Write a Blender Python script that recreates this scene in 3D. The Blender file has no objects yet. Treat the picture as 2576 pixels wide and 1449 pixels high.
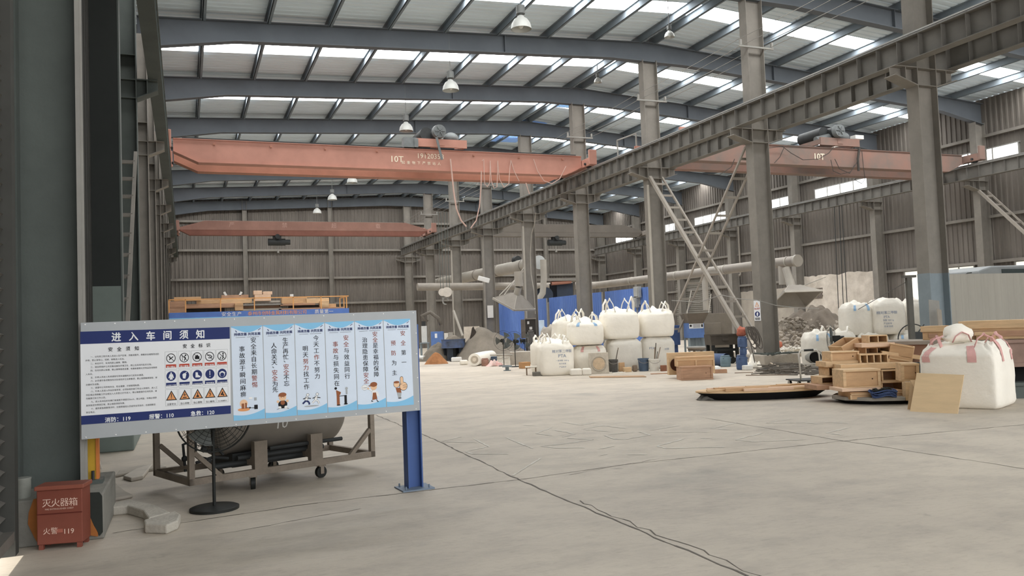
import bpy, math, random
from mathutils import Vector, Matrix, noise
from math import sin, cos, pi, radians
SC = bpy.context.scene
COL = SC.collection
# ------------------------------------------------------------------ camera
IW, IH, FPX = 2576, 1449, 2077.98
YAW, PITCH, ROLL, CAMH = .377582, .046125, -.03807, 1.45
_fw = Vector((sin(YAW)*cos(PITCH), cos(YAW)*cos(PITCH), sin(PITCH)))
_rt = Vector((cos(YAW), -sin(YAW), 0)); _up = _rt.cross(_fw)
RT = _rt*cos(ROLL) + _up*sin(ROLL); UP = _up*cos(ROLL) - _rt*sin(ROLL)
CP = Vector((0, 0, CAMH))
cam = bpy.data.cameras.new('camera'); cam.sensor_width = 36; cam.lens = 36*FPX/IW; cam.clip_end = 300
camo = bpy.data.objects.new('camera', cam); COL.objects.link(camo)
mm = Matrix((RT, UP, -_fw)).transposed().to_4x4(); mm.translation = CP
camo.matrix_world = mm; SC.camera = camo
# ------------------------------------------------------------------ world, sun, exposure
w = bpy.data.worlds.new('sky'); SC.world = w; w.use_nodes = True
bg = w.node_tree.nodes['Background']; bg.inputs[0].default_value = (.97, .98, 1, 1); bg.inputs[1].default_value = 1.9
sun = bpy.data.lights.new('sun', 'SUN'); sun.energy = 5; sun.angle = .02; sun.color = (1, .97, .9)
suno = bpy.data.objects.new('sun', sun); COL.objects.link(suno)
suno.rotation_euler = Vector((-1, 0, .75)).to_track_quat('Z', 'Y').to_euler()
SC.view_settings.view_transform = 'Standard'; SC.view_settings.look = 'None'
SC.view_settings.exposure = 0.34; SC.view_settings.gamma = 1; SC.view_settings.use_curve_mapping = False
SKYLIGHT_POWER, WINDOW_POWER = 13.0, 3.5
# ------------------------------------------------------------------ pixel -> place helpers
def ray(x, y): return RT*((x-IW/2)/FPX) - UP*((y-IH/2)/FPX) + _fw
def on(x, y, ax, val):
    d = ray(x, y); return CP + d*((val-CP[ax])/d[ax])
def F(x, y, z=0): return on(x, y, 2, z)
def AY(x, y, Y): return on(x, y, 1, Y)
def AX(x, y, X): return on(x, y, 0, X)
def P(x, y, D): return CP + ray(x, y)*D
def dep(p): return (Vector(p)-CP).dot(_fw)
HR = Vector((cos(YAW), -sin(YAW), 0)); HF = Vector((sin(YAW), cos(YAW), 0)); HEAD = -YAW
# ------------------------------------------------------------------ materials
MATS = {}
def lin(c): return tuple(((v/255)/12.92 if v/255 <= .04045 else ((v/255+.055)/1.055)**2.4) for v in c)
def mat(name, rgb, rough=.75, metal=0, var=.18, scale=2.5, bump=0, bscale=30, rgb2=None, stretch=(1, 1, 1), emit=0, spec=.3):
    if name in MATS: return MATS[name]
    m = bpy.data.materials.new(name); m.use_nodes = True; nt = m.node_tree; N = nt.nodes; L = nt.links
    b = N['Principled BSDF']; b.inputs['Roughness'].default_value = rough; b.inputs['Metallic'].default_value = metal
    b.inputs['Specular IOR Level'].default_value = spec
    c = lin(rgb)
    if emit:
        b.inputs['Emission Color'].default_value = (*c, 1); b.inputs['Emission Strength'].default_value = emit
    tc = N.new('ShaderNodeTexCoord'); mp = N.new('ShaderNodeMapping'); mp.inputs['Scale'].default_value = stretch
    L.new(tc.outputs['Object'], mp.inputs['Vector'])
    nz = N.new('ShaderNodeTexNoise'); nz.inputs['Scale'].default_value = scale; nz.inputs['Detail'].default_value = 6; nz.inputs['Roughness'].default_value = .65
    L.new(mp.outputs[0], nz.inputs['Vector'])
    rp = N.new('ShaderNodeValToRGB'); e = rp.color_ramp.elements
    e[0].position = .3; e[1].position = .72
    lo = lin(rgb2) if rgb2 else tuple(v*(1-var) for v in c)
    e[0].color = (*lo, 1); e[1].color = (*(tuple(min(1, v*(1+var*.6)) for v in c) if not rgb2 else c), 1)
    L.new(nz.outputs['Fac'], rp.inputs[0]); L.new(rp.outputs[0], b.inputs['Base Color'])
    if bump:
        n2 = N.new('ShaderNodeTexNoise'); n2.inputs['Scale'].default_value = bscale; n2.inputs['Detail'].default_value = 5
        L.new(mp.outputs[0], n2.inputs['Vector'])
        bp = N.new('ShaderNodeBump'); bp.inputs['Strength'].default_value = bump; bp.inputs['Distance'].default_value = .02
        L.new(n2.outputs['Fac'], bp.inputs['Height']); L.new(bp.outputs[0], b.inputs['Normal'])
    MATS[name] = m; return m
def translucent(name, rgb, mixf=.5):
    m = mat(name, rgb, .8, 0, .1); return m
def concrete():
    m = bpy.data.materials.new('concrete_floor'); m.use_nodes = True; nt = m.node_tree; N = nt.nodes; L = nt.links
    b = N['Principled BSDF']; b.inputs['Roughness'].default_value = .62; b.inputs['Specular IOR Level'].default_value = .35
    g = N.new('ShaderNodeNewGeometry')
    def nse(sc, det, st=(1, 1, 1), ro=.6):
        mp = N.new('ShaderNodeMapping'); mp.inputs['Scale'].default_value = st; L.new(g.outputs['Position'], mp.inputs[0])
        n = N.new('ShaderNodeTexNoise'); n.inputs['Scale'].default_value = sc; n.inputs['Detail'].default_value = det; n.inputs['Roughness'].default_value = ro
        L.new(mp.outputs[0], n.inputs['Vector']); return n.outputs['Fac']
    def ramp(src, p0, c0, p1, c1):
        r = N.new('ShaderNodeValToRGB'); r.color_ramp.elements[0].position = p0; r.color_ramp.elements[1].position = p1
        r.color_ramp.elements[0].color = (*c0, 1); r.color_ramp.elements[1].color = (*c1, 1); L.new(src, r.inputs[0]); return r.outputs[0]
    def mul(a, bb, f=1):
        x = N.new('ShaderNodeMix'); x.data_type = 'RGBA'; x.blend_type = 'MULTIPLY'; x.inputs[0].default_value = f
        L.new(a, x.inputs[6]); L.new(bb, x.inputs[7]); return x.outputs[2]
    base = ramp(nse(.28, 8, (1, 1, 1), .62), .3, lin((178, 168, 154)), .7, lin((204, 193, 176)))
    a = mul(base, ramp(nse(1.4, 7, (1, 1.5, 1), .7), .33, (.8, .8, .81), .55, (1, 1, 1)))
    a = mul(a, ramp(nse(.55, 5, (1, 1, 1), .6), .26, (.78, .8, .82), .4, (1, 1, 1)))
    a = mul(a, ramp(nse(9, 6, (1, 2.5, 1), .7), .3, (.86, .85, .84), .48, (1, 1, 1)))
    a = mul(a, ramp(nse(3.2, 6, (1, 1, 1), .5), .22, (.6, .6, .6), .3, (1, 1, 1)))
    L.new(a, b.inputs['Base Color'])
    bp = N.new('ShaderNodeBump'); bp.inputs['Strength'].default_value = .25; bp.inputs['Distance'].default_value = .01
    L.new(nse(14, 8), bp.inputs['Height']); L.new(bp.outputs[0], b.inputs['Normal'])
    return m
# ------------------------------------------------------------------ mesh builder (authored in world coordinates)
XF = {}
def frame_at(loc, rz=0, rx=0, ry=0):
    return Matrix.Translation(Vector(loc)) @ Matrix.Rotation(rz, 4, 'Z') @ Matrix.Rotation(ry, 4, 'Y') @ Matrix.Rotation(rx, 4, 'X')
class B:
    def __init__(s, M=None): s.v = []; s.f = []; s.mi = []; s.M = M; s.k = 0
    def add(s, pts): 
        n = len(s.v)
        if s.M is None: s.v += [tuple(p) for p in pts]
        else: s.v += [tuple(s.M @ Vector(p)) for p in pts]
        return n
    def face(s, idx): s.f.append(tuple(idx)); s.mi.append(s.k)
    def poly(s, pts):
        n = s.add(pts); s.face(range(n, n+len(pts))); return s
    def bx(s, x0, x1, y0, y1, z0, z1):
        n = s.add([(x0,y0,z0),(x1,y0,z0),(x1,y1,z0),(x0,y1,z0),(x0,y0,z1),(x1,y0,z1),(x1,y1,z1),(x0,y1,z1)])
        for q in ((3,2,1,0),(4,5,6,7),(0,1,5,4),(1,2,6,5),(2,3,7,6),(3,0,4,7)): s.face([n+i for i in q])
        return s
    def obx(s, M, dx, dy, dz):   # box centred on matrix M
        a, b, c = dx/2, dy/2, dz/2
        n = s.add([M @ Vector(p) for p in ((-a,-b,-c),(a,-b,-c),(a,b,-c),(-a,b,-c),(-a,-b,c),(a,-b,c),(a,b,c),(-a,b,c))])
        for q in ((3,2,1,0),(4,5,6,7),(0,1,5,4),(1,2,6,5),(2,3,7,6),(3,0,4,7)): s.face([n+i for i in q])
        return s
    def bar(s, p0, p1, wx, wy, up=(0, 0, 1)):   # rectangular bar between two points
        p0, p1 = Vector(p0), Vector(p1); d = (p1-p0); L = d.length; d.normalize(); u = Vector(up)
        if abs(d.dot(u)) > .98: u = Vector((1, 0, 0))
        a = d.cross(u).normalized(); c = a.cross(d)
        M = Matrix((a, d, c)).transposed().to_4x4(); M.translation = (p0+p1)/2
        return s.obx(M, wx, L, wy)
    def ext(s, pts, vec):   # extrude a planar polygon
        vec = Vector(vec); k = len(pts); n = s.add(pts); m = s.add([Vector(p)+vec for p in pts])
        s.face([n+i for i in range(k)][::-1]); s.face([m+i for i in range(k)])
        for i in range(k): j = (i+1) % k; s.face((n+i, n+j, m+j, m+i))
        return s
    def rings(s, rings, cap0=True, cap1=True, closed=True):
        k = len(rings[0]); ns = [s.add(r) for r in rings]
        for a, b in zip(ns, ns[1:]):
            for i in range(k if closed else k-1): j = (i+1) % k; s.face((a+i, a+j, b+j, b+i))
        if cap0: s.face([ns[0]+i for i in range(k)][::-1])
        if cap1: s.face([ns[-1]+i for i in range(k)])
        return s
    def tube(s, pts, r, n=8, caps=True, flat=None):
        pts = [Vector(p) for p in pts]; rs = []; a = None
        for i, p in enumerate(pts):
            d = (pts[min(i+1, len(pts)-1)]-pts[max(i-1, 0)]).normalized()
            if a is None:
                a = d.cross(Vector((0, 0, 1)))
                if a.length < .1: a = d.cross(Vector((1, 0, 0)))
                a.normalize()
            else:
                a = (a-d*a.dot(d)).normalized()
            c = d.cross(a); rr = r[i] if isinstance(r, (list, tuple)) else r; r2 = rr if flat is None else flat
            rs.append([p+a*(rr*cos(2*pi*j/n))+c*(r2*sin(2*pi*j/n)) for j in range(n)])
        return s.rings(rs, caps, caps)
    def cyl(s, p0, p1, r0, r1=None, n=20, caps=True): return s.tube([p0, p1], [r0, r0 if r1 is None else r1], n, caps)
    def lathe(s, prof, c=(0, 0, 0), n=24, cap0=True, cap1=True, sx=1, sy=1):
        c = Vector(c)
        return s.rings([[c+Vector((r*cos(2*pi*j/n)*sx, r*sin(2*pi*j/n)*sy, z)) for j in range(n)] for r, z in prof], cap0, cap1)
    def ball(s, c, r, nu=14, nv=9, sz=1, jit=0, seed=0):
        c = Vector(c); rs = []
        for i in range(nv+1):
            t = pi*i/nv; R = max(sin(t), .02)*r
            ring = []
            for j in range(nu):
                p = Vector((R*cos(2*pi*j/nu), R*sin(2*pi*j/nu), -cos(t)*r*sz))
                if jit: p *= 1+jit*noise.noise(p*2.2/r+Vector((seed, seed*1.7, 0)))
                ring.append(c+p)
            rs.append(ring)
        return s.rings(rs)
    def grid(s, fn, nu, nv):
        n = s.add([fn(i/nu, j/nv) for j in range(nv+1) for i in range(nu+1)])
        for j in range(nv):
            for i in range(nu):
                a = n+j*(nu+1)+i; s.face((a, a+1, a+nu+2, a+nu+1))
        return s
    def obj(s, name, m, parent=None, smooth=False, bevel=0, **tags):
        me = bpy.data.meshes.new(name)
        vs = [Vector(v) for v in s.v]
        if parent is None:
            if vs:
                lo = Vector([min(v[i] for v in vs) for i in range(3)]); hi = Vector([max(v[i] for v in vs) for i in range(3)])
                T = Matrix.Translation(((lo.x+hi.x)/2, (lo.y+hi.y)/2, lo.z))
            else: T = Matrix.Identity(4)
        else: T = XF[parent]
        Ti = T.inverted(); me.from_pydata([tuple(Ti @ v) for v in vs], [], s.f)
        ms = m if isinstance(m, (list, tuple)) else [m]
        for x in ms: me.materials.append(x)
        if len(ms) > 1: me.polygons.foreach_set('material_index', s.mi)
        if smooth: me.polygons.foreach_set('use_smooth', [True]*len(me.polygons))
        me.update()
        o = bpy.data.objects.new(name, me); COL.objects.link(o); XF[o] = T
        if parent is None: o.matrix_world = T
        else: o.parent = parent
        if smooth == 'auto':
            md = o.modifiers.new('e', 'EDGE_SPLIT'); md.split_angle = radians(40)
        if bevel:
            md = o.modifiers.new('b', 'BEVEL'); md.width = bevel; md.segments = 2; md.limit_method = 'ANGLE'
        for kk, vv in tags.items():
            if vv is not None: o[kk] = vv
        return o
def T(name, label, cat, loc, rz=0, group=None):
    o = bpy.data.objects.new(name, None); COL.objects.link(o); o.empty_display_size = .2
    o.location = loc; o.rotation_euler = (0, 0, rz); XF[o] = frame_at(loc, rz)
    o['label'] = label; o['category'] = cat
    if group: o['group'] = group
    return o
def S(b, name, m, **k):  # part of the building shell
    o = b.obj(name, m, **k); o['kind'] = 'structure'; return o
def dup(root, loc, rz, label, group=None):
    r = root.copy(); COL.objects.link(r); r.location = loc; r.rotation_euler = (0, 0, rz); r['label'] = label
    if group: r['group'] = group
    for ch in list(root.children):
        c = ch.copy(); COL.objects.link(c); c.parent = r
        for g in list(ch.children):
            d = g.copy(); COL.objects.link(d); d.parent = c
    return r
# ------------------------------------------------------------------ lettering
_TX = {}
def glyphs(s, bold=0):
    if (s, bold) in _TX: return _TX[(s, bold)]
    cu = bpy.data.curves.new('t', 'FONT'); cu.body = s; cu.size = 1; cu.align_x = 'CENTER'; cu.align_y = 'CENTER'; cu.offset = bold; cu.resolution_u = 2
    o = bpy.data.objects.new('t', cu); COL.objects.link(o); bpy.context.view_layer.update()
    dg = bpy.context.evaluated_depsgraph_get(); me = bpy.data.meshes.new_from_object(o.evaluated_get(dg))
    vs = [v.co.copy() for v in me.vertices]; fs = [tuple(p.vertices) for p in me.polygons]
    bpy.data.objects.remove(o); bpy.data.curves.remove(cu); bpy.data.meshes.remove(me)
    if vs:   # centre on the ink
        cx = (min(v.x for v in vs)+max(v.x for v in vs))/2; cy = (min(v.y for v in vs)+max(v.y for v in vs))/2
        if len(s) > 1 or s not in '。，：': vs = [Vector((v.x-cx, v.y-(cy if len(s) == 1 else 0), 0)) for v in vs]
    _TX[(s, bold)] = (vs, fs); return vs, fs
def text(b, s, fn, cx, cy, size, bold=0, sx=1, left=False):
    """writes s centred on (cx, cy) of a surface; fn(u, v) -> point"""
    vs, fs = glyphs(s)
    if not vs: return 0
    off = -min(v.x for v in vs)*size*sx if left else 0
    e = bold*size*.75   # heavier strokes: overlapping copies
    for ci, (dx, dy) in enumerate(((-e, 0), (e, 0), (0, e), (0, -e)) if bold > .015 else ((-e, 0), (e, 0)) if bold > .008 else ((0, 0),)):
        n = b.add([(lambda p: p+(CP-p)*(5e-5*ci))(Vector(fn(cx+off+v.x*size*sx+dx, cy+v.y*size+dy))) for v in vs])
        for f in fs: b.face([n+i for i in f])
    return 1
def spaced(b, s, fn, cx, cy, size, pitch, bold=0, vertical=False):
    k = len(s)
    for i, ch in enumerate(s):
        if ch == ' ': continue
        if vertical: text(b, ch, fn, cx, cy-i*pitch, size, bold)
        else: text(b, ch, fn, cx+(i-(k-1)/2)*pitch, cy, size, bold)
ORD = ['first','second','third','fourth','fifth','sixth','seventh','eighth','ninth','tenth','eleventh','twelfth']
random.seed(7)
# ================================================================== BUILDING SHELL
XL, XM, XR = -1.27, 16.13, 33.35
YK = [14.18+6*k for k in range(9)]
YBACK = 62.55
def rtop(X):   # underside of the roof sheeting / top of purlins
    return 10.97+.0465*(X+.87)+.24 if X <= XM else 11.76-.0706*(X-XM)+.24
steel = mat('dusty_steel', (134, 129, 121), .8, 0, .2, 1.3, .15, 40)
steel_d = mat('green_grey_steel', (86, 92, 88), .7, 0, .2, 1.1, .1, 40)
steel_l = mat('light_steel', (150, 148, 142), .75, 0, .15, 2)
raft_m = mat('rafter_steel', (98, 103, 108), .75, 0, .12, .9)
purl_m = mat('purlin_steel', (126, 135, 142), .9, 0, .12, 1.2, spec=.1)
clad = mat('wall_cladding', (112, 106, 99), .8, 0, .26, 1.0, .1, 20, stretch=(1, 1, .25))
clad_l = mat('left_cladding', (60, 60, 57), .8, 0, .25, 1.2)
roof_m = mat('roof_sheet', (216, 229, 236), .8, 0, .08, .8, stretch=(.3, 2.5, 1))
dark = mat('black_void', (22, 22, 22), .9, 0, .2)
white = mat('white_paint', (226, 225, 220), .7, 0, .06)
glow = mat('daylight_skylight', (255, 255, 255), .6, 0, 0, emit=SKYLIGHT_POWER)
glow_w = mat('daylight_window', (250, 252, 255), .6, 0, 0, emit=WINDOW_POWER)
# floor with saw-cut joints and ragged cracks
b = B(); b.bx(-8, 40, -14, 66, -.2, 0)
b.k = 1
def ribbon(b, pts, wd, z=.002, jit=0, step=.12):
    out = []
    for p, q in zip(pts, pts[1:]):
        L = math.hypot(q[0]-p[0], q[1]-p[1]); n = max(1, int(L/step))
        out += [(p[0]+(q[0]-p[0])*i/n, p[1]+(q[1]-p[1])*i/n) for i in range(n)]
    out.append(pts[-1][:2])
    out = [(x+random.uniform(-jit, jit), y+random.uniform(-jit, jit)) for x, y in out]
    for i in range(len(out)-1):
        (x0, y0), (x1, y1) = out[i], out[i+1]; L = math.hypot(x1-x0, y1-y0) or 1
        w0 = wd*random.uniform(.35, 1) if jit else wd
        nx, ny = -(y1-y0)/L*w0/2, (x1-x0)/L*w0/2
        b.poly([(x0-nx, y0-ny, z), (x1-nx, y1-ny, z), (x1+nx, y1+ny, z), (x0+nx, y0+ny, z)])
ribbon(b, [(2.92, 1.5), (2.9, 5), (2.9, 7.4), (3.02, 10.5), (3.05, 16)], .022, jit=.012)
ribbon(b, [(2.98, 2.5), (2.95, 6.2)], .012, jit=.035)
ribbon(b, [(6.97, 4.5), (6.95, 7.5), (7.05, 10.5)], .014, jit=.012)
ribbon(b, [(-.55, 7.02), (.9, 7.28), (2.9, 7.32), (4.1, 7.48), (6.9, 7.46), (9.6, 7.22), (14, 7.2)], .016, jit=.01)
ribbon(b, [(3.4, 7.3), (4.6, 7.6)], .012, jit=.02)
ribbon(b, [(.2, 6.55), (1.3, 6.85)], .01, jit=.012)
S(b, 'floor', [concrete(), mat('crack_dirt', (112, 106, 98), .9)])
# chalk outlines on the floor
b = B()
def c6(x, y): return F(1060+x/2.26, 1020+y/2.26)
for pl in ([(230,178),(105,207),(325,212)], [(300,190),(385,235),(250,262),(290,276),(495,277)], [(630,245),(485,185)],
           [(745,125),(650,160),(740,172)], [(760,142),(830,152),(870,165),(800,180)], [(830,187),(980,195),(820,218),(680,232),(760,243),(930,241)],
           [(920,135),(1030,115),(1165,132)], [(940,140),(1060,148)], [(1040,170),(1100,192),(1150,195),(1300,168),(1240,152)], [(1060,165),(1200,155)],
           [(1005,250),(1095,232)], [(1300,142),(1465,115)], [(1380,155),(1630,152)], [(1495,190),(1340,232),(1390,245),(1720,238)],
           [(1650,132),(1790,100)], [(1660,133),(1770,140)], [(1945,157),(1785,195),(1890,208),(2180,195)], [(1960,100),(2090,78)], [(1970,103),(2180,98),(2260,107)],
           [(2290,95),(2430,102)], [(2430,128),(2300,157),(2390,168)], [(1010,287),(1060,278)], [(1165,281),(1280,280)], [(800,95),(910,113),(990,97)], [(520,400),(680,300)],
           [(580,113),(660,116)], [(1590,188),(1680,190)]):
    ribbon(b, [c6(*p) for p in pl], .035, .003, .006, .06)
o = b.obj('chalk_marks', mat('chalk', (214, 209, 198), .95, 0, .12, 20)); o['kind'] = 'stuff'; o['label'] = 'faint white chalk outlines drawn on the bare concrete floor'; o['category'] = 'chalk marks'
# roof sheeting with open strips where the skylights sit
def ribbed(b, X0, X1, Y0, Y1, pitch=.3, h=.035):
    y = Y0; prof = []
    while y < Y1-1e-6:
        e = min(y+pitch, Y1)
        prof += [(y, 0), (min(y+pitch*.6, e), 0), (min(y+pitch*.7, e), h), (min(y+pitch*.9, e), h)]; y = e
    prof.append((Y1, 0))
    n = b.add([(X0, y, rtop(X0)+z) for y, z in prof] + [(X1, y, rtop(X1)+z) for y, z in prof]); k = len(prof)
    for i in range(k-1): b.face((n+i, n+i+1, n+k+i+1, n+k+i))
    return b
SKY = [yk+2.72 for yk in YK[:-1]]
b = B(); y = -3.0
for s in SKY+[None]:
    e = YBACK+.2 if s is None else s
    ribbed(b, XL-.1, XM, y, e); ribbed(b, XM, XR+.1, y, e)
    if s: y = s+.95
S(b, 'ceiling', roof_m)
wn = 0
for i, s in enumerate(SKY):
    for X0, X1 in ((XL-.1, XM-.05), (XM+.05, XR+.1)):
        wn += 1; bb = B()
        bb.poly([(X0, s, rtop(X0)+.02), (X0, s+.95, rtop(X0)+.02), (X1, s+.95, rtop(X1)+.02), (X1, s, rtop(X1)+.02)])
        S(bb, f'window_{wn}', glow)
# back wall, corrugated, with girts and gable
def corr(fn, L, z0, ztop, pitch=.26, h=.04):
    """vertical trapezoid ribs; fn(u, d, z) -> point"""
    b = B(); prof = []; u = 0
    while u < L:
        for f_, d in ((0, 0), (.5, 0), (.6, h), (.9, h)):
            if u+pitch*f_ < L: prof.append((u+pitch*f_, d))
        u += pitch
    prof.append((L, 0)); k = len(prof)
    n = b.add([fn(u, d, z0) for u, d in prof] + [fn(u, d, ztop(u)) for u, d in prof])
    for i in range(k-1): b.face((n+i, n+i+1, n+k+i+1, n+k+i))
    return b
S(corr(lambda u, d, z: (XL+u, YBACK-d, z), XR-XL, 0, lambda u: rtop(XL+u)), 'wall_back', clad)
S(corr(lambda u, d, z: (XR-d, -3+u, z), YBACK+3, 0, lambda u: rtop(XR)), 'wall_right', clad)
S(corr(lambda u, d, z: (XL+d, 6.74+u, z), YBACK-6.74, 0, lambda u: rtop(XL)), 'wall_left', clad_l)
tn = 0
for z in (9.75, 7.68, 5.6, 3.7):
    for X0, X1 in ((XL, XM), (XM, XR)):
        tn += 1; bb = B(); bb.bx(X0, X1, YBACK-.2, YBACK-.05, z-.1, z+.06); bb.bx(X0, X1, YBACK-.22, YBACK-.19, z-.1, z-.04); S(bb, f'trim_{tn}', steel)
for z in (9.1, 5.5, 3.5):
    for k in range(8):
        if z == 3.5 and k not in (1, 2, 4, 5, 6): continue
        tn += 1; bb = B(); bb.bx(XR-.2, XR-.05, YK[k]+.16, YK[k+1]-.16, z-.08, z+.05); S(bb, f'trim_{tn}', steel)
# roller shutter beside the entrance, at the left edge of the picture (raised a little: daylight comes in under it)
b = B(); prof = []
z = .16
while z < 6.4: prof += [(0, z), (.035, z+.02), (.045, z+.06), (.01, z+.1)]; z += .105
b.rings([[(-1.17-d, y, z) for d, z in prof] for y in (-2, 6.66)], False, False, False)
b.bx(-1.2, -1.12, -2, 6.66, .1, .17)
S(b, 'door_1', mat('shutter_grey', (122, 118, 112), .55, .2, .2, 3))
b = B(); b.bx(-1.24, -1.115, 6.63, 6.75, 0, 6.6); S(b, 'trim_90', mat('shutter_guide', (70, 70, 66), .7))
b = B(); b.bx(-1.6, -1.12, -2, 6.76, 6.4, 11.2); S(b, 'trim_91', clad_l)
# windows of the right wall
def window(name, Y0, Y1, z0, z1, panes, open_pane=None, m=None):
    global wn
    wn += 1; X = XR-.1; b = B(); t = .05
    b.bx(X-.03, X+.06, Y0-t, Y1+t, z0-t, z0); b.bx(X-.03, X+.06, Y0-t, Y1+t, z1, z1+t)
    for i in range(panes+1):
        y = Y0+(Y1-Y0)*i/panes; b.bx(X-.03, X+.06, y-t/2, y+t/2, z0, z1)
    f = S(b, f'window_{wn}', steel_l)
    p = B()
    for i in range(panes):
        a, c = Y0+(Y1-Y0)*i/panes+t/2, Y0+(Y1-Y0)*(i+1)/panes-t/2
        if i == open_pane: continue
        p.bx(X+.01, X+.03, a, c, z0, z1)
    p.obj('pane', m or glow_w, f)
    return f
for Y0, Y1, n in ((56.6, 60.1, 4), (50.85, 52.5, 3), (44.7, 48.7, 4), (38.75, 40.8, 2), (32.95, 36.8, 4), (24.5, 29.4, 4), (18.6, 23.2, 4)):
    window('w', Y0, Y1, 7.86, 8.48, n)
haze = mat('dusty_window', (226, 224, 214), .6, 0, .12, 3, emit=.75)
window('w', 29.1, 30.9, 1.2, 3.38, 2, m=haze); window('w', 27.0, 28.6, 1.2, 3.38, 2, m=haze); window('w', 22.6, 25.0, 1.2, 3.38, 2, m=haze)
# roller door far along the right wall and the bare plaster plinth wall
b = B(); prof = []; z = 0
while z < 4.3: prof += [(0, z), (.04, z+.05), (.04, z+.09), (0, z+.13)]; z += .14
b.rings([[(XR-.12-d, y, z) for d, z in prof] for y in (47.2, 51.4)], False, False, False)
b.bx(XR-.3, XR-.1, 47.0, 51.6, 4.3, 4.75)
S(b, 'door_2', mat('roller_door', (128, 124, 116), .6, .1, .15))
def plaster(Y0, Y1, z1):
    b = B(); n = 24
    top = [(XR-.16, Y0+(Y1-Y0)*i/n, z1+.1*noise.noise((i*.7, Y0, 0))) for i in range(n+1)]
    b.ext([(XR-.16, Y0, 0)] + top + [(XR-.16, Y1, 0)], (.13, 0, 0)); return b
pm = mat('flaking_plaster', (222, 213, 200), .9, 0, .1, 1.5, .3, 12, rgb2=(178, 168, 154))
S(plaster(32.6, 38.0, 3.62), 'wall_plinth', pm)
S(plaster(38.4, 43.9, 3.1), 'wall_plinth.001', mat('grey_plaster', (168, 160, 148), .9, 0, .2, 1.2))
b = B()
for i in range(6):
    for j in range(4): b.bx(XR-.19, XR-.13, 37.1-.16*j-(i % 2)*.06, 37.1-.16*j+.145-(i % 2)*.06, 2.35+.1*i, 2.44+.1*i)
S(b, 'window_90', mat('brick_infill', (118, 108, 98), .9, 0, .25, 9))
# ------------------------------------------------------------------ rafters and purlins
def rafter(k, Y):
    b = B(); d = .62
    L = [(XL+.1, rtop(XL+.1)-.24), (XM, rtop(XM)-.24)]; R = [(XM, rtop(XM)-.24), (XR-.1, rtop(XR-.1)-.24)]
    top = [L[0], L[1], R[1]]
    bot = [(XL+.1, L[0][1]-d-.3), (1.6, rtop(1.6)-.24-d), (XM-1.6, rtop(XM-1.6)-.24-d), (XM-.6, rtop(XM-.6)-.24-d-.06), (XM+.6, rtop(XM+.6)-.24-d-.06), (XM+1.6, rtop(XM+1.6)-.24-d), (XR-2.6, rtop(XR-2.6)-.24-d), (XR-.1, R[1][1]-d-.3)]
    b.ext([(x, Y-.008, z) for x, z in top+bot[::-1]], (0, .016, 0))
    for seg in (top, bot):
        for p, q in zip(seg, seg[1:]): b.bar((p[0], Y, p[1]), (q[0], Y, q[1]), .28, .025, (0, 0, 1))
    for x in (XM-5.7, XM+5.7): b.bx(x-.012, x+.012, Y-.13, Y+.13, rtop(x)-.24-d, rtop(x)-.25)
    o = b.obj('roof_rafter', raft_m, label=f'{ORD[k]} deep steel roof rafter from the front, spanning both bays under the roof sheets', category='rafter', group='roof rafters')
for k, Y in enumerate([8.18]+YK): rafter(k, Y)
px = [.65+1.9*i for i in range(8)]+[15.82]; pr = [16.4]+[18.2+1.9*i for i in range(8)]
n_l = len(px)
for i, X in enumerate(px+pr):
    b = B(); z1 = rtop(X)-.004; z0 = z1-.25
    b.bx(X-.012, X+.012, 2, YBACK-.1, z0, z1); b.bx(X-.03, X+.09, 2, YBACK-.1, z0, z0+.012); b.bx(X-.07, X+.012, 2, YBACK-.1, z1-.012, z1)
    lab = f'{ORD[n_l-1-i]} long roof purlin to the left of the ridge' if i < n_l else f'{ORD[i-n_l]} long roof purlin to the right of the ridge'
    b.obj('roof_purlin', purl_m, label=lab+', running the length of the hall', category='purlin', group='roof purlins')
# blue ribbed sheets seen through the gap in the roof beside the ridge
bm = mat('blue_roof_sheet', (130, 165, 215), .5, 0, .1, 2, emit=.25)  # faint emission stands in for daylight coming through the sheets
for (Y0, Y1, X0, X1, lab) in ((38.6, 42.9, 15.95, 17.6, 'larger bright blue ribbed roof sheet near the ridge, above the orange crane trolley'), (34.4, 35.4, 16.6, 17.7, 'small bright blue ribbed roof sheet near the ridge, nearer than the larger one')):
    b = B(); y = Y0; i = 0
    while y < Y1: b.bx(X0, X1, y, y+.16, rtop((X0+X1)/2)-.12, rtop((X0+X1)/2)-.09+.02*(i % 2)); y += .2; i += 1
    b.obj('blue_roof_sheet', bm, label=lab, category='roof sheet')
# ------------------------------------------------------------------ columns
def hsec(b, X, Y, z0, z1, dx, fy, tf=.02, tw=.012):
    b.bx(X-dx/2, X-dx/2+tf, Y-fy/2, Y+fy/2, z0, z1); b.bx(X+dx/2-tf, X+dx/2, Y-fy/2, Y+fy/2, z0, z1)
    b.bx(X-dx/2+tf, X+dx/2-tf, Y-tw/2, Y+tw/2, z0, z1)
def corbel(b, Xf, sgn, Y, zr=6.66, ztip=6.86, zt=7.06, L=.66, wd=.34):
    X1 = Xf+sgn*L
    b.ext([(Xf, Y-.01, zr), (Xf, Y-.01, zt), (X1, Y-.01, zt), (X1, Y-.01, ztip)], (0, .02, 0))
    b.bx(min(Xf, X1), max(Xf, X1), Y-wd/2, Y+wd/2, zt, zt+.022)
    b.bar((Xf, Y, zr), (X1, Y, ztip), wd, .022)
    xs = Xf+sgn*L*.5; b.bx(xs-.01, xs+.01, Y-wd/2+.02, Y+wd/2-.02, (zr+ztip)/2, zt)
YL = [7.4+6*k for k in range(10)]
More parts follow.
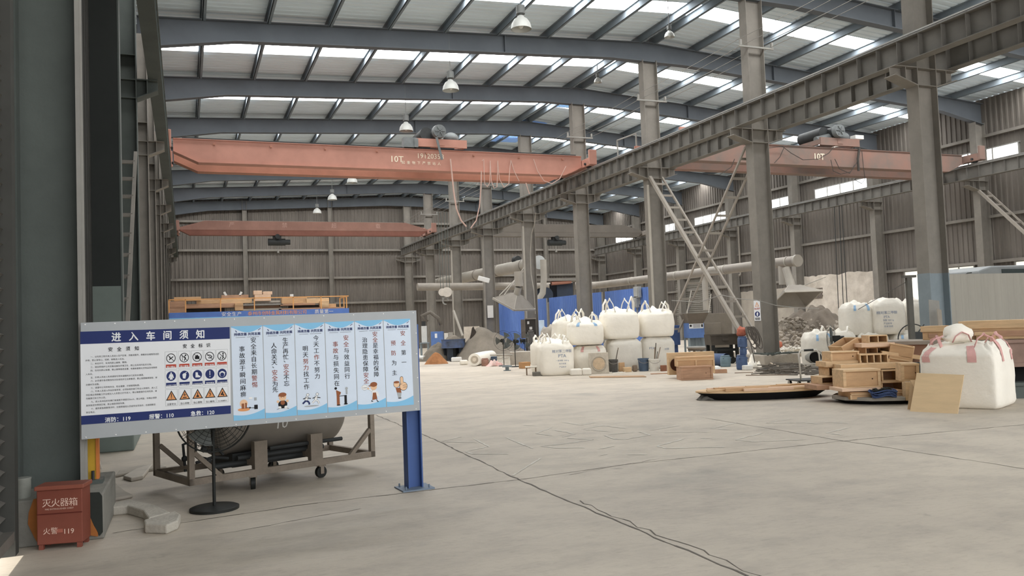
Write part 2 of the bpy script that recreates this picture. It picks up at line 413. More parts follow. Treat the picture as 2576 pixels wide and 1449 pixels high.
def column(X, Y, dx, fy, ztop, label, sides, group, m, paint=None, zc=0, tw=.012, plate=True, cl=.66):
    t = T('steel_column', label, 'column', (X, Y, 0), 0, group)
    b = B(); hsec(b, X, Y, .02, ztop, dx, fy, tw=tw)
    for sg in (-1, 1):
        for z in (6.66+zc, 7.06+zc, 7.6): b.bx(X-dx/2+.02, X+dx/2-.02, Y+sg*.01, Y+sg*(fy/2-.01), z, z+.015) if sg > 0 else b.bx(X-dx/2+.02, X+dx/2-.02, Y-(fy/2-.01), Y-.01, z, z+.015)
    b.obj('shaft', m, t)
    for s in sides:
        c = B(); corbel(c, X+s*dx/2, s, Y, 6.66, 6.86, 7.06, cl); c.obj('bracket', m, t)
    if plate: p = B(); p.bx(X-dx/2-.08, X+dx/2+.08, Y-fy/2-.08, Y+fy/2+.08, .0, .025); p.obj('base_plate', m, t)
    if paint:
        q = B(); e = .004; z1 = paint[0]
        for x0 in (X-dx/2, X+dx/2-.02): q.bx(x0-e, x0+.02+e, Y-fy/2-e, Y+fy/2+e, .03, z1)
        q.bx(X-dx/2+.02, X+dx/2-.02, Y-tw/2-e, Y+tw/2+e, .03, z1); q.obj('paint_band', paint[1], t, label='repainted lower part of the column')
    return t
bluegrey = mat('blue_grey_paint', (132, 143, 148), .7, 0, .12, 2)
palegreen = mat('grey_green_paint', (118, 128, 122), .75, 0, .12, 2)
for k, Y in enumerate(YK):
    column(XM, Y, .6, .34, 11.08, f'{ORD[k]} tall steel column from the front in the middle row between the two bays', (-1, 1), 'middle row columns', steel, (2.3, bluegrey) if k == 0 else None)
for k, Y in enumerate(YL):
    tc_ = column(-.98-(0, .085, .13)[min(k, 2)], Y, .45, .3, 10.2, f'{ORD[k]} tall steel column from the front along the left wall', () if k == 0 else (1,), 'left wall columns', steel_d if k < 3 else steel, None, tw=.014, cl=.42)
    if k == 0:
        q = B(); q.bx(-.775, -.745, Y-.175, Y-.152, .36, 7.4); q.bx(-.752, -.728, Y-.15, Y-.12, .36, 5.2); q.obj('edge_strip', steel_l, tc_, label='added pale strip brightening the column edge')  # pale strip added to make the flange edge read brighter
    if k == 1:
        q = B(); q.bx(-1.262, -.862, Y-.155, Y-.14, 2.25, 9.2); q.obj('web_panel', mat('dark_panel', (44, 47, 45), .75, 0, .15, 1.5), tc_, label='dark upper panel over the column web')
        q = B(); q.bx(-1.262, -.862, Y-.155, Y-.14, .34, 2.25); q.obj('web_panel', palegreen, tc_, label='pale grey-green lower panel over the column web')
for k, Y in enumerate(YK):
    if k == 0: continue
    column(32.95, Y, .6, .34, 9.7, f'{ORD[k-1]} steel column from the front along the right wall', (-1,), 'right wall columns', steel)
# wind posts on the back wall
for i, X in enumerate((4.1, 10.2, 22.3, 27.8)):
    b = B(); hsec(b, X, YBACK-.36, 0, rtop(X)-.2, .3, .3); b.obj('wind_post', steel, label=['first', 'second', 'third', 'fourth'][i]+' slim wind post from the left against the corrugated back wall', category='post', group='back wall posts')
# ------------------------------------------------------------------ crane runway beams
run_m = mat('runway_steel', (118, 115, 109), .8, 0, .2, 1.3)
def runway(X, Y0, Y1, label, face, m=run_m):
    t = T('crane_runway_beam', label, 'crane runway beam', (X, Y0, 7.08), 0)
    b = B(); b.bx(X-.14, X+.14, Y0, Y1, 7.084, 7.102); b.bx(X-.15, X+.15, Y0, Y1, 7.6, 7.62); b.bx(X-.006, X+.006, Y0, Y1, 7.102, 7.6)
    b.obj('girder', m, t)
    b = B(); b.bx(X-.035, X+.035, Y0, Y1, 7.62, 7.64); b.bx(X-.012, X+.012, Y0, Y1, 7.64, 7.7); b.bx(X-.028, X+.028, Y0, Y1, 7.7, 7.735); b.obj('rail', mat('worn_rail', (150, 148, 143), .45, .5, .1), t)
    s = B(); y = Y0+.3
    s.bx(X-.135, X-.008, y-.006, y+.006, 7.104, 7.598); s.bx(X+.008, X+.135, y-.006, y+.006, 7.104, 7.598)
    s0 = s.obj('stiffener', m, t); n = min(98, int((Y1-Y0)/.6))
    for i in range(1, n):
        c = s0.copy(); COL.objects.link(c); c.location = (0, .6*i, 0)
    k = B(); y = Y0+.5
    while y < Y1:
        k.bx(X-.075, X-.03, y-.03, y+.03, 7.64, 7.665); k.bx(X+.03, X+.075, y-.03, y+.03, 7.64, 7.665); y += .75
    k.obj('rail_clips', steel_l, t)
    return t
runway(15.36, 9.5, 61.4, 'long front crane runway beam on the near side of the middle columns', -1)
runway(16.9, 9.5, 61.4, 'crane runway beam on the far side of the middle columns', 1)
runway(31.9, 19, 61.4, 'crane runway beam along the right wall', -1)
runway(-.52, 9, 61.4, 'crane runway beam along the left wall', 1, steel_d)
# bare conductor wires on insulator brackets above the runway
for i, (X, z) in enumerate(((15.56, 9.78), (15.7, 9.62), (16.56, 9.78), (16.7, 9.62))):
    b = B(); pts = []
    for k in range(8):
        for q in range(6): f_ = q/6; pts.append((X, YK[k]+6*f_, z-.05*sin(pi*f_)))
    b.tube([(X, 10, z-.02)]+pts+[(X, YK[8], z)], .009, 5)
    b.obj('conductor_wire', steel_l, label=['outer', 'inner', 'inner', 'outer'][i]+f' thin bare crane wire strung {"left" if i < 2 else "right"} of the middle columns', category='wire', group='crane wires')
for k, Y in enumerate(YK[:8]):
    b = B(); b.bx(15.5, 16.76, Y-.22, Y-.17, 9.52, 9.57)
    for X in (15.56, 16.7): b.bx(X-.03, X+.03, Y-.23, Y-.16, 9.57, 9.74)
    b.obj('wire_bracket', steel_l, label=f'small insulator bracket across the {ORD[k]} middle column', category='bracket', group='wire brackets')
# ================================================================== CRANES
orange = mat('faded_orange_paint', (184, 134, 118), .65, 0, .16, .8, .05, 30)
orange_d = mat('deep_orange_paint', (168, 118, 98), .65, 0, .2, 1.0)
rusty = mat('dusty_orange_paint', (148, 112, 99), .8, 0, .25, .7, rgb2=(116, 108, 101))
greyg = mat('grey_girder_paint', (128, 121, 113), .75, 0, .15, .8)
motor = mat('motor_grey', (120, 124, 124), .6, .2, .2, 4)
motor_d = mat('motor_dark', (58, 60, 60), .6, .2, .2, 4)
cable_m = mat('rubber_cable', (70, 66, 62), .8, 0, .1)
cable_p = mat('pale_cable', (190, 160, 148), .8, 0, .1)
letter_w = mat('cream_lettering', (240, 228, 205), .8, 0, .08)
def girder(t, X0, X1, Y, wd, zt, zm, zb, tl, m, m2, name='girder'):
    b = B(); pts = [(X0, zt), (X1, zt), (X1, zm), (X1-tl, zb), (X0+tl, zb), (X0, zm)]
    b.ext([(x, Y, z) for x, z in pts], (0, wd, 0))
    g = b.obj(name, m, t)
    f = B()
    for p, q in zip(pts[2:], pts[3:]): f.bar((p[0], Y+wd/2, p[1]-.012), (q[0], Y+wd/2, q[1]-.012), wd+.12, .024)
    f.bx(X0, X1, Y-.05, Y+wd+.05, zt, zt+.02); f.obj('flange', m2, g)
    return g
def carriage(t, X, Y0, Y1, m):
    b = B(); b.bx(X-.14, X+.14, Y0, Y1, 7.8, 8.12)
    for y in (Y0, Y1): b.bx(X-.17, X+.17, y-.05, y+.05, 7.82, 8.42)
    c = b.obj('end_carriage', m, t, bevel=.02)
    for y in (Y0+.35, Y1-.35):
        w_ = B(); w_.cyl((X-.06, y, 7.9), (X+.06, y, 7.9), .165, n=18); w_.cyl((X-.2, y, 7.9), (X+.2, y, 7.9), .05, n=10); w_.obj('wheel', motor_d, c, smooth='auto')
    return c
def trolley(t, Xc, Y, z, m, s=1):
    b = B(); b.bx(Xc-1.0, Xc+1.0, Y-.15, Y-.05, z+.05, z+.36); b.bx(Xc-1.0, Xc+1.0, Y+1.75, Y+1.85, z+.05, z+.36)
    for x in (-1.0, -.1, .9): b.bx(Xc+x, Xc+x+.1, Y-.05, Y+1.75, z+.1, z+.3)
    b.bx(Xc-.15, Xc+.1, Y-.17, Y-.15, z+.12, z+.28)
    f = b.obj('trolley_frame', m, t)
    d = B(); d.cyl((Xc-.5, Y+.2, z+.62), (Xc-.5, Y+1.5, z+.62), .26, n=22); d.cyl((Xc-.12, Y-.12, z+.62), (Xc-.12, Y+.5, z+.62), .24, n=20); d.obj('hoist_drum', motor_d, f, smooth='auto')
    d = B(); d.lathe([(0.0, 0), (.24, 0), (.27, .05), (.27, .14), (.22, .16), (.22, .2)], n=24); d.M = None
    mo = B(); mo.cyl((Xc-.12, Y-.3, z+.64), (Xc-.12, Y-.1, z+.64), .25, .27, 24)
    for i in range(6):
        a = i*pi/3; mo.bar((Xc-.12, Y-.31, z+.64), (Xc-.12+.2*cos(a), Y-.31, z+.64+.2*sin(a)), .03, .05, (0, 1, 0))
    mo.obj('motor', motor, f, smooth='auto')
    g = B(); g.ball((Xc+.5, Y+.3, z+.5), .3, 16, 10, .8); g.obj('gearbox', motor, f, smooth=True)
    return f
def wheelset(X, Y, z): pass
# near orange crane, left bay
t = T('overhead_crane', 'near orange double-girder overhead crane with 10T lettering across the left bay', 'crane', (7.4, 31, 7.7), 0)
girder(t, -.28, 15.2, 30.1, .34, 8.27, 7.86, 7.5, .8, orange, orange)
girder(t, -.28, 15.2, 31.75, .34, 8.27, 7.86, 7.5, .8, orange_d, orange_d)
carriage(t, -.5, 29.4, 32.8, orange); carriage(t, 15.36, 29.4, 32.8, orange)
b = B()
for y in (30.2, 31.9): b.bx(0, 15, y-.03, y+.03, 8.29, 8.36)
b.obj('trolley_rail', motor_d, t)
tr = trolley(t, 9.25, 30.15, 8.33, orange)
b = B(); b.bx(8.15, 8.3, 29.95, 30.1, 8.33, 8.66); b.bx(7.75, 8.25, 30.0, 30.3, 8.33, 8.7); b.obj('control_box', motor, t)
b = B()
fr = lambda u, v: (u, 30.092, v)
q = AY(1000, 401, 30.09); text(b, '10T', fr, q.x, q.z, .33, .012); b.obj('lettering', letter_w, t); b = B()
q = AY(1084, 388, 30.09); text(b, '19120358', fr, q.x, q.z-.09, .27, .004); b.obj('chalk_number', letter_w, t); b = B()
q = AY(1060, 410, 30.09)
for i, ch in enumerate('起重物下严禁站人'): b = B(); text(b, ch, fr, q.x+(i-3.5)*.2, q.z, .13, .01); b.obj('painted_character', letter_w, t)
def hang(pts, Y, r=.014): return [AY(x, y, Y) for x, y in pts]
b = B()
for pl in ([(1213,405),(1217,400),(1218,440),(1219,462),(1226,470),(1232,460),(1233,420),(1233,404)],
           [(1233,404),(1236,455),(1243,474),(1250,470),(1252,430),(1252,404)], [(1252,404),(1256,450),(1268,472),(1280,462),(1282,430),(1285,403)],
           [(1285,403),(1293,430),(1306,456)], [(1342,400),(1352,430),(1368,455),(1388,462),(1408,450),(1424,418)]):
    b = B(); b.tube(hang(pl, 29.98), .016, 6); b.obj('festoon_cable', cable_p, t)
b = B(); b.tube(hang([(1133,400),(1136,430),(1141,480),(1148,525),(1160,555),(1173,570)], 29.95), .03, 6); b.obj('drop_cable', cable_p, t); b = B(); b.tube(hang([(1211,430),(1210,470),(1206,520),(1198,555),(1184,574)], 29.95), .022, 6); b.obj('drop_cable', cable_p, t)
b = B(); b.tube(hang([(1323,460),(1329,480),(1332,488)], 29.95), .018, 6)
b.obj('drop_cable', cable_p, t)
b = B(); q0, q1 = AY(1098, 345, 29.75), AY(1112, 402, 29.75); b.bar(q0, q1, .09, .02, (0, 1, 0)); b.obj('limit_bar', motor, t)
b = B()
for x in range(8): q = 1+x*1.9; b = B(); b.bx(q, q+.06, 30.02, 30.09, 8.1, 8.15); b.obj('cable_bracket', orange_d, t)
# far orange crane, left bay, with hoist under it
def single(label, X0, X1, Y, m, m2, hx, txt=None, zt=8.56):
    t = T('overhead_crane', label, 'crane', ((X0+X1)/2, Y, 7.7), 0)
    b = B(); pts = [(X0, 8.0), (X0, 8.12), (X0+1.5, zt), (X1-1.5, zt), (X1, 8.12), (X1, 8.0)]
    b.ext([(x, Y, z) for x, z in pts], (0, .5, 0)); g = b.obj('girder', m, t)
    f = B(); f.ext([(X0, Y+.02, 8.0), (X1, Y+.02, 8.0), (X1-.5, Y+.02, 7.7), (X0+.6, Y+.02, 7.7)], (0, .44, 0)); f.bx(X0+.6, X1-.5, Y-.02, Y+.5, 7.68, 7.7); f.obj('lower_web', m2, g)
    c = carriage(t, X0-.1, Y-1.1, Y+1.6, m); carriage(t, X1+.1, Y-1.1, Y+1.6, m)
    h = B(); h.cyl((hx-.6, Y+.25, 7.28), (hx+.45, Y+.25, 7.28), .22, n=18); h.cyl((hx+.45, Y+.25, 7.28), (hx+.75, Y+.25, 7.28), .17, n=16); h.bx(hx-.3, hx+.2, Y+.1, Y+.4, 7.4, 7.68)
    h.cyl((hx-.05, Y-.15, 7.6), (hx-.05, Y+.1, 7.6), .15, n=14); hh = h.obj('hoist', motor_d, t, smooth='auto')
    k = B(); k.cyl((hx, Y+.25, 6.75), (hx, Y+.25, 7.1), .02, n=6); k.bx(hx-.06, hx+.06, Y+.2, Y+.3, 6.6, 6.78); k.obj('hook', steel_l, hh)
    if txt:
        l = B()
        for px_, ch in txt: q = AY(px_, 0, Y); q = AY(px_, 565+(px_-580)*.01, Y-.01); text(l, ch, lambda u, v: (u, Y-.012, v), q.x, q.z, .34, .005)
        l.obj('lettering', mat('worn_lettering', (205, 170, 155), .8), t)
    return t
single('far orange single-girder crane with a small hoist hung below, left bay', -.3, 15.2, 53.2, mat('worn_orange', (166, 127, 114), .75, 0, .2, .8), mat('worn_orange_dark', (146, 100, 87), .75, 0, .22, .8), 5.5, ((583, '严'), (716, '禁'), (840, '超'), (951, '载')))
single('far grey single-girder crane with a dark hoist below, right bay', 17.1, 31.7, 53.2, greyg, greyg, 24.7)
# rusty crane, right bay
t = T('overhead_crane', 'dusty orange double-girder crane with 10T lettering across the right bay', 'crane', (24.4, 27, 7.7), 0)
girder(t, 17.1, 31.7, 26.0, .34, 8.14, 7.8, 7.42, .9, rusty, rusty); girder(t, 17.1, 31.7, 27.6, .34, 8.14, 7.8, 7.42, .9, rusty, rusty)
carriage(t, 16.9, 25.2, 28.4, orange); carriage(t, 31.9, 25.2, 28.4, rusty)
b = B()
for y in (26.15, 27.75): b.bx(17.3, 31.5, y-.03, y+.03, 8.16, 8.22)
b.obj('trolley_rail', motor_d, t)
q = AY(2110, 360, 26)
f = trolley(t, q.x, 26.05, 8.2, rusty)
b = B(); a0, a1 = AY(2052, 352, 26.2), AY(2118, 336, 26.2); b.cyl(a0, a1, .13, n=14); b.obj('hoist_tube', motor, f, smooth='auto')
b = B(); q = AY(2158, 346, 26.1); b.bx(q.x-.22, q.x+.22, 26, 26.3, q.z-.08, q.z+.08); b.obj('control_box', white, f)
b = B(); q = AY(2062, 395, 25.99); text(b, '10T', lambda u, v: (u, 25.99, v), q.x, q.z, .36, .02); b.obj('lettering', letter_w, t)
b = B()
for pl in ([(1935,372),(1968,368),(1990,385),(2020,402),(2060,400),(2085,385),(2097,370)], [(2090,402),(2096,430),(2115,438),(2140,432),(2155,410),(2160,385)], [(2168,380),(2172,420),(2176,450),(2168,462),(2150,452)], [(2100,400),(2112,425),(2138,436),(2150,415)],
           [(1780,438),(1810,440),(1840,420),(1848,400)], [(1948,410),(1962,395),(1972,372)]):
    b = B(); b.tube(hang(pl, 25.85), .014, 6); b.obj('festoon_cable', cable_m, t)
b = B(); b.tube(hang([(2162,372),(2158,400),(2160,430)], 25.85), .05, 6); b.obj('cable_bundle', cable_m, t)
# handrail platform at its left end, beside the runway
b = B(); a = [AX(x, y, 16.95) for x, y in ((1553, 362), (1600, 345))]
for p_ in a: b.bar((p_.x, p_.y, 7.75), (p_.x, p_.y, p_.z+.15), .05, .05)
b.bar((a[0].x, a[0].y, a[0].z+.15), (a[1].x, a[1].y, a[1].z+.15), .05, .05)
b.obj('handrail', steel_l, t)
# ================================================================== PENDANT LAMPS
shade_m = mat('lamp_shade_grey', (196, 197, 192), .5, .1, .06); lampd = mat('lamp_housing', (120, 122, 120), .6, .2, .1)
def pendant(x, y, k_lab, s=1, p=None):
    p = p or F(x, y, 9.55)
    t = T('pendant_lamp', k_lab, 'lamp', p, 0, 'high bay pendant lamps'); X, Y, Z = p
    sc = Matrix.Translation(p) @ Matrix.Diagonal((s, s, s, 1)) @ Matrix.Translation(-Vector(p)); b = B(sc); b.lathe([(.28, 0), (.275, .05), (.25, .16), (.18, .27), (.09, .33), (.09, .36), (.06, .36), (.16, .26), (.235, .15), (.265, .02)], p, 26, False, False); b.obj('lamp_shade', shade_m, t, smooth=True)
    b = B(sc); b.cyl((X, Y, Z+.36), (X, Y, Z+.42), .06, n=14); b.cyl((X, Y, Z+.42), (X, Y, Z+.64), .12, n=18); b.obj('housing', lampd, t, smooth='auto')
    b = B(); b.cyl((X, Y, Z+.64*s), (X, Y, rtop(X)-.02), .012, n=6); b.obj('cord', lampd, t)
    b = B(sc); b.ball((X, Y, Z+.14), .08, 10, 7, 1.5); b.obj('bulb', white, t, smooth=True)
LAB = 'grey bell-shaped pendant lamp on a long cord, '
pendant(1311, 74, LAB+'topmost and nearest of the row', p=AY(1311, 74, 20.18)); pendant(1134, 228, LAB+'second nearest of the row', p=AY(1134, 228, 26.18)); pendant(1022, 330, LAB+'third, just above the orange crane', p=AY(1022, 330, 32.18))
pendant(886, 460, LAB+'fourth, just below the orange crane', p=AY(886, 460, 44.18)); pendant(836, 503, LAB+'fifth of the row', p=AY(836, 503, 50.18)); pendant(798, 537, LAB+'farthest of the row, above the far crane', p=AY(798, 537, 56.18))
pendant(0, 0, 'small grey pendant lamp right of the ridge, close under the roof, farther one', .55, p=F(1504, 208, 10.7)); pendant(0, 0, 'small grey pendant lamp right of the ridge, close under the roof, nearer one', .6, p=F(1684, 94, 10.7))
# ================================================================== DUCTS, HOODS, FENCE, BRACES
duct_m = mat('galvanised_duct', (150, 143, 133), .55, .2, .15, 1.5); duct_l = mat('pale_duct', (172, 166, 155), .6, .1, .12, 1.2)
t = T('ventilation_duct', 'thick pale ventilation duct sloping past the middle columns, with a round end cap', 'duct', (18, 50, 4.6), 0)
a = AX(1356, 660, 18); e = AX(1058, 721, 18); b = B(); r = .36
b.cyl(a, e, r, n=24); b.obj('pipe', duct_l, t, smooth='auto')
b = B()
for i in range(6):
    p_ = a.lerp(e, (i+.5)/6); b = B(); b.cyl(p_, p_+(e-a).normalized()*.1, r+.03, n=24); b.obj('joint_band', duct_m, t, smooth='auto')
b = B(); b.cyl(a-(e-a).normalized()*.03, a, r+.02, n=26); b.obj('end_cap', mat('duct_cap', (192, 196, 194), .45, .3, .08), t, smooth='auto')
b = B(); q = AX(1300, 690, 18); b.bx(q.x-.12, q.x+.12, q.y-.12, q.y+.12, 3.3, q.z+.3); b.obj('branch_pipe', duct_l, t); b = B(); q = AX(1368, 700, 18); b.tube([q+Vector((0, 0, 1.0)), q, q+Vector((-.1, 0, -.8)), q+Vector((-.5, 0, -1.3))], .17, 12); b.obj('branch_pipe', duct_l, t, smooth='auto')
b = B(); q = AX(1303, 640, 18); b.cyl((q.x, q.y, q.z-.3), (q.x, q.y+.5, q.z-.3), .22, n=14); b.obj('motor', motor_d, t, smooth='auto')
t = T('ventilation_duct', 'long thin grey duct running low along the right bay', 'duct', (25, 40, 3.9), 0)
a = AX(2003, 656, 25); c_ = AX(1500, 718, 25); e = AY(1050, 722, c_.y); b = B(); b.tube([a, a.lerp(c_, .5), c_+Vector((0, -.4, 0)), c_+Vector((-.4, 0, 0)), e], .23, 20); b.obj('pipe', duct_m, t, smooth='auto')
b = B(); d_ = (a-c_).normalized()
for f_ in (.03, .27, .5, .76): p_ = a.lerp(c_, f_); b = B(); b.cyl(p_, p_+d_*.08, .25, n=20); b.obj('joint_band', duct_l, t, smooth='auto')
b = B(); b.cyl(a, a+d_*.12, .27, n=20); b.obj('end_cap', duct_l, t, smooth='auto')
b = B(); p_ = a.lerp(c_, .05); b.cyl(p_, (p_.x, p_.y, 2.85), .17, n=16); b.obj('branch_pipe', duct_l, t, smooth='auto'); b = B(); p_ = AX(1772, 688, 25); b.cyl((p_.x, p_.y, 1.9), p_, .15, n=14); b.obj('branch_pipe', duct_l, t, smooth='auto')
def hood(label, c, w_, d_, h_, top, tilt, rz, m, rx=0):
    M = frame_at(c, rz, rx, tilt); b = B(M); t = T('fume_hood', label, 'hood', c, rz)
    lo = [(-w_/2, -d_/2, 0), (w_/2, -d_/2, 0), (w_/2, d_/2, 0), (-w_/2, d_/2, 0)]; hi = [(-top/2, -top/2, h_), (top/2, -top/2, h_), (top/2, top/2, h_), (-top/2, top/2, h_)]
    th = .03
    for i in range(4):
        j = (i+1) % 4; v = [lo[i], lo[j], hi[j], hi[i]]; b.ext(v, (0, 0, -th))
    b.poly(hi); b.obj('canopy', m, t)
    r_ = B(M)
    for i in range(4): j = (i+1) % 4; r_.bar(lo[i], lo[j], .05, .09); r_.bar(lo[i], hi[i], .03, .03)
    r_.obj('rim', duct_l, t)
    p_ = B(M); p_.cyl((0, 0, h_-.02), (0, 0, h_+.35), top*.38, n=16); p_.obj('collar', duct_l, t, smooth='auto')
    return t, M
hm = mat('hood_sheet', (142, 136, 127), .6, .15, .15, 1.5)
t, M = hood('tilted grey fume hood in front of the blue fence', AY(1293, 765, 36.4), 1.45, 1.5, .5, .42, 0, HEAD+.8, hm, .42)
b = B(); q = M @ Vector((0, 0, .9)); b.tube([q, q+Vector((0, 0, .7))], .2, 12); b.bar(M @ Vector((-.5, .6, .2)), (15.8, 38.1, 4.2), .035, .035); b.bar(M @ Vector((-.2, .6, .2)), (15.85, 38.1, 4.4), .035, .035); b.obj('hanger', duct_l, t)
t, M = hood('grey pyramid fume hood right of the column with the warning sign', P(2000, 752, 35.5), 1.75, 1.5, .55, .5, 0, HEAD+.2, hm, -.42)
b = B(); b.cyl(M @ Vector((0, 0, .8)), M @ Vector((0, 0, 1.5)), .17, n=14); b.bar(M @ Vector((.3, -.3, .45)), P(2077, 697, 40), .03, .03); b.obj('hanger', duct_l, t)
# blue sheet fence
blue = mat('blue_sheet', (112, 144, 208), .6, 0, .16, 1.2, stretch=(1, 1, .3), rgb2=(92, 124, 194))
def fence(Y0, Y1, lab, z0=0):
    t = T('sheet_fence', lab, 'fence', (17.05, (Y0+Y1)/2, 0), 0, 'blue sheet fences')
    c = corr(lambda u, d, z: (17.05-d*.8, Y0+u, z), Y1-Y0, z0, lambda u: 2.8, .2, .03); c.obj('sheet', blue, t)
    b = B(); b.bx(17.07, 17.12, Y0, Y1, 2.74, 2.8); b.bx(17.07, 17.12, Y0, Y1, .6, .66)
    for y in (Y0+.02, Y1-.06): b.bx(17.07, 17.13, y, y+.05, 0, 2.8)
    b.obj('frame', steel_l, t); return t
fence(28.2, 32.0, 'blue corrugated sheet fence panel behind the upper white bags, rightmost')
fence(32.36, 38.0, 'blue corrugated sheet fence panel left of the bag pile, between two columns')
fence(38.36, 45.2, 'blue corrugated sheet fence panel below the tilted hood, leftmost')
for (x, y, l) in ((1605, 735, 'upper'), (1600, 760, 'lower')):
    q = AX(x, y, 16.95); b = B(); b.bx(q.x-.1, q.x+.04, q.y-.2, q.y+.2, q.z-.22, q.z+.22); b.bx(q.x-.12, q.x-.1, q.y-.16, q.y+.16, q.z-.18, q.z+.18); b.bx(q.x+.02, q.x+.1, q.y-.03, q.y+.03, q.z-.5, q.z)
    b.obj('wall_lamp', mat('floodlight_grey', (170, 172, 170), .6), bevel=.02, label=f'small grey floodlight on the blue fence, {l} of two', category='lamp', group='fence floodlights')
# laced cross braces between second and third middle column
brace_m = mat('brace_steel', (160, 153, 143), .75, 0, .12, 2)
def laced(label, top, bot, n, dx=0, m=brace_m, ws=(.11, .065)):
    """two angle chords joined by battens; top and bot are (Y, z)"""
    t = T('cross_brace', label, 'brace', (XM+dx, bot[0], bot[1]), 0)
    for X, cw in ((15.87, ws[0]), (16.39, ws[1])):
        b = B(); b.bar((X+dx, top[0], top[1]), (X+dx, bot[0], bot[1]), cw, cw, (1, 0, 0)); b.obj('chord', m, t)
    for i in range(n):
        f_ = (i+.6)/n; y = top[0]+(bot[0]-top[0])*f_; z = top[1]+(bot[1]-top[1])*f_
        b = B(); b.bx(15.87+dx, 16.39+dx, y-.03, y+.03, z-.035, z+.035); b.obj('batten', m, t)
    return t
laced('laced brace from the top of the third middle column to the foot of the second', (25.95, 6.7), (20.5, .3), 13)
laced('laced brace from the foot of the third middle column to the top of the second', (20.4, 6.6), (25.9, .4), 12, ws=(.055, .055))
t = laced('laced steel brace high on the right wall at the picture edge', (25.9, 6.6), (20.5, .9), 13, 16.6)
t = laced('pale laced brace against the left wall between the columns', (18.9, 5.4), (14.0, .3), 12, -17.3, steel)
# thin cable strung low between the columns
b = B(); b.tube([P(x, y, D) for x, y, D in ((1690, 756, 27), (1760, 760, 26), (1815, 742, 25), (1860, 752, 24), (1905, 755, 23.3), (1950, 768, 24), (2000, 774, 27), (2060, 777, 32))], .012, 5)
b.obj('strung_cable', steel_l, label='thin pale cable strung at head height past the column with the warning sign', category='cable')
# downpipes on the columns
for k, (x0, lab) in enumerate(((15.78, 2), (15.78, 4), (15.78, 6))):
    b = B(); Y = YK[lab]-.26; b.cyl((x0-.02, Y, .3), (x0-.02, Y, 6.4), .045, n=10); b.obj('conduit', duct_l, smooth='auto', label=f'pale conduit running up the {ORD[lab]} middle column', category='pipe', group='column conduits')
b = B(); b.tube([AX(x, y, 15.75) for x, y in ((1348, 535), (1345, 560), (1337, 590), (1334, 640), (1336, 690), (1343, 730), (1347, 790))], .018, 6); b.obj('hanging_cable', duct_l, label='pale cable hanging down the face of the fifth middle column', category='cable')
for x, y0, y1 in ((2100, 545, 790), (2113, 560, 800), (2122, 600, 780)):
    b = B(); a = AX(x, y0, 31.9); c_ = AX(x+10, y1, 31.9); b.tube([Vector((31.9, a.y, 7.09)), c_], .02, 6); b.obj('hanging_rope', motor_d, label=f'dark rope hanging down the right wall near the plaster, {["left","middle","right"][[2100,2113,2122].index(x)]} of three', category='rope', group='hanging ropes')
b = B(); q = AX(1862, 640, 33.1); b.cyl((33.05, q.y, 4.2), (33.05, q.y, 8.0), .06, n=10); b.cyl((33.05, q.y, 4.2), (32.9, q.y, 4.1), .07, n=10); b.obj('downpipe', duct_m, smooth='auto', label='slim grey downpipe on the right wall behind the cross brace', category='pipe')
# dusty machine on a platform behind the fence
c = P(1393, 735, 46); t = T('extractor_machine', 'dark blue extractor machine on a platform behind the fence, with an orange top', 'machine', (c.x, c.y, 0), 0)
b = B(); X, Y = c.x, c.y
b.bx(X-1.6, X+1.9, Y-.5, Y+1.2, 3.85, 4.0)
for x in (-1.5, 1.8):
    for y in (-.4, 1.1): b.bx(X+x-.06, X+x+.06, Y+y-.06, Y+y+.06, 0, 4.0)
b.obj('platform', steel, t)
navy = mat('machine_navy', (54, 62, 74), .6, .1, .2, 2)
b = B(); b.bx(X+.1, X+1.1, Y-.2, Y+.8, 2.5, 3.75); b.obj('housing', navy, t, bevel=.03)
b = B(); b.cyl((X-.6, Y-.3, 3.1), (X-.6, Y+.4, 3.1), .42, n=22); b.cyl((X-.9, Y, 2.4), (X-.5, Y, 3.2), .2, n=14); b.obj('fan_casing', navy, t, smooth='auto')
b = B(); b.cyl((X-.3, Y-.35, 3.72), (X+.9, Y-.35, 3.8), .11, n=12); b.obj('belt_guard', orange_d, t, smooth='auto')
b = B()
for i in range(5): b.bx(X+1.2+.02*i, X+1.55, Y-.5, Y-.46, 4.1+.22*i, 4.14+.22*i)
b.bar((X+1.2, Y-.48, 4), (X+1.5, Y-.48, 5.1), .04, .04); b.bar((X+1.6, Y-.48, 4), (X+1.65, Y-.48, 5.1), .04, .04); b.obj('ladder', steel_l, t)
# ================================================================== NOTICE BOARD
PA, PB = AY(203, 960, 7.15), AY(1052, 900, 7.33)
_bd = Vector((PB.x-PA.x, PB.y-PA.y, 0)).normalized(); BN = Vector((_bd.y, -_bd.x, 0))   # normal towards the viewer
def BP(x, y, e=0):
    d = ray(x, y); k = (PA-CP).dot(BN)/d.dot(BN); return CP + d*k + BN*e
bgrey = mat('board_grey', (168, 172, 174), .45, .1, .05, 3); nblue = mat('notice_navy', (34, 48, 104), .6, 0, .08); nwhite = mat('notice_white', (232, 234, 236), .55, 0, .03)
ink = mat('black_ink', (28, 28, 32), .7, 0, .05); red_i = mat('red_brown_ink', (150, 74, 52), .7, 0, .08); icon_o = mat('sign_orange', (226, 158, 104), .7, 0, .08)
sky_b = mat('poster_light_blue', (136, 196, 232), .6, 0, .06); post_w = mat('poster_paper', (216, 228, 242), .55, 0, .05, 4); post_blue = mat('post_blue_paint', (72, 98, 152), .5, 0, .12); skin = mat('print_skin', (238, 198, 160), .7, 0, .05)
cart_w = mat('print_white', (240, 240, 238), .7, 0, .03); red_b = mat('print_red', (188, 74, 54), .7, 0, .08); cap_b = mat('print_brown', (150, 92, 60), .7, 0, .08)
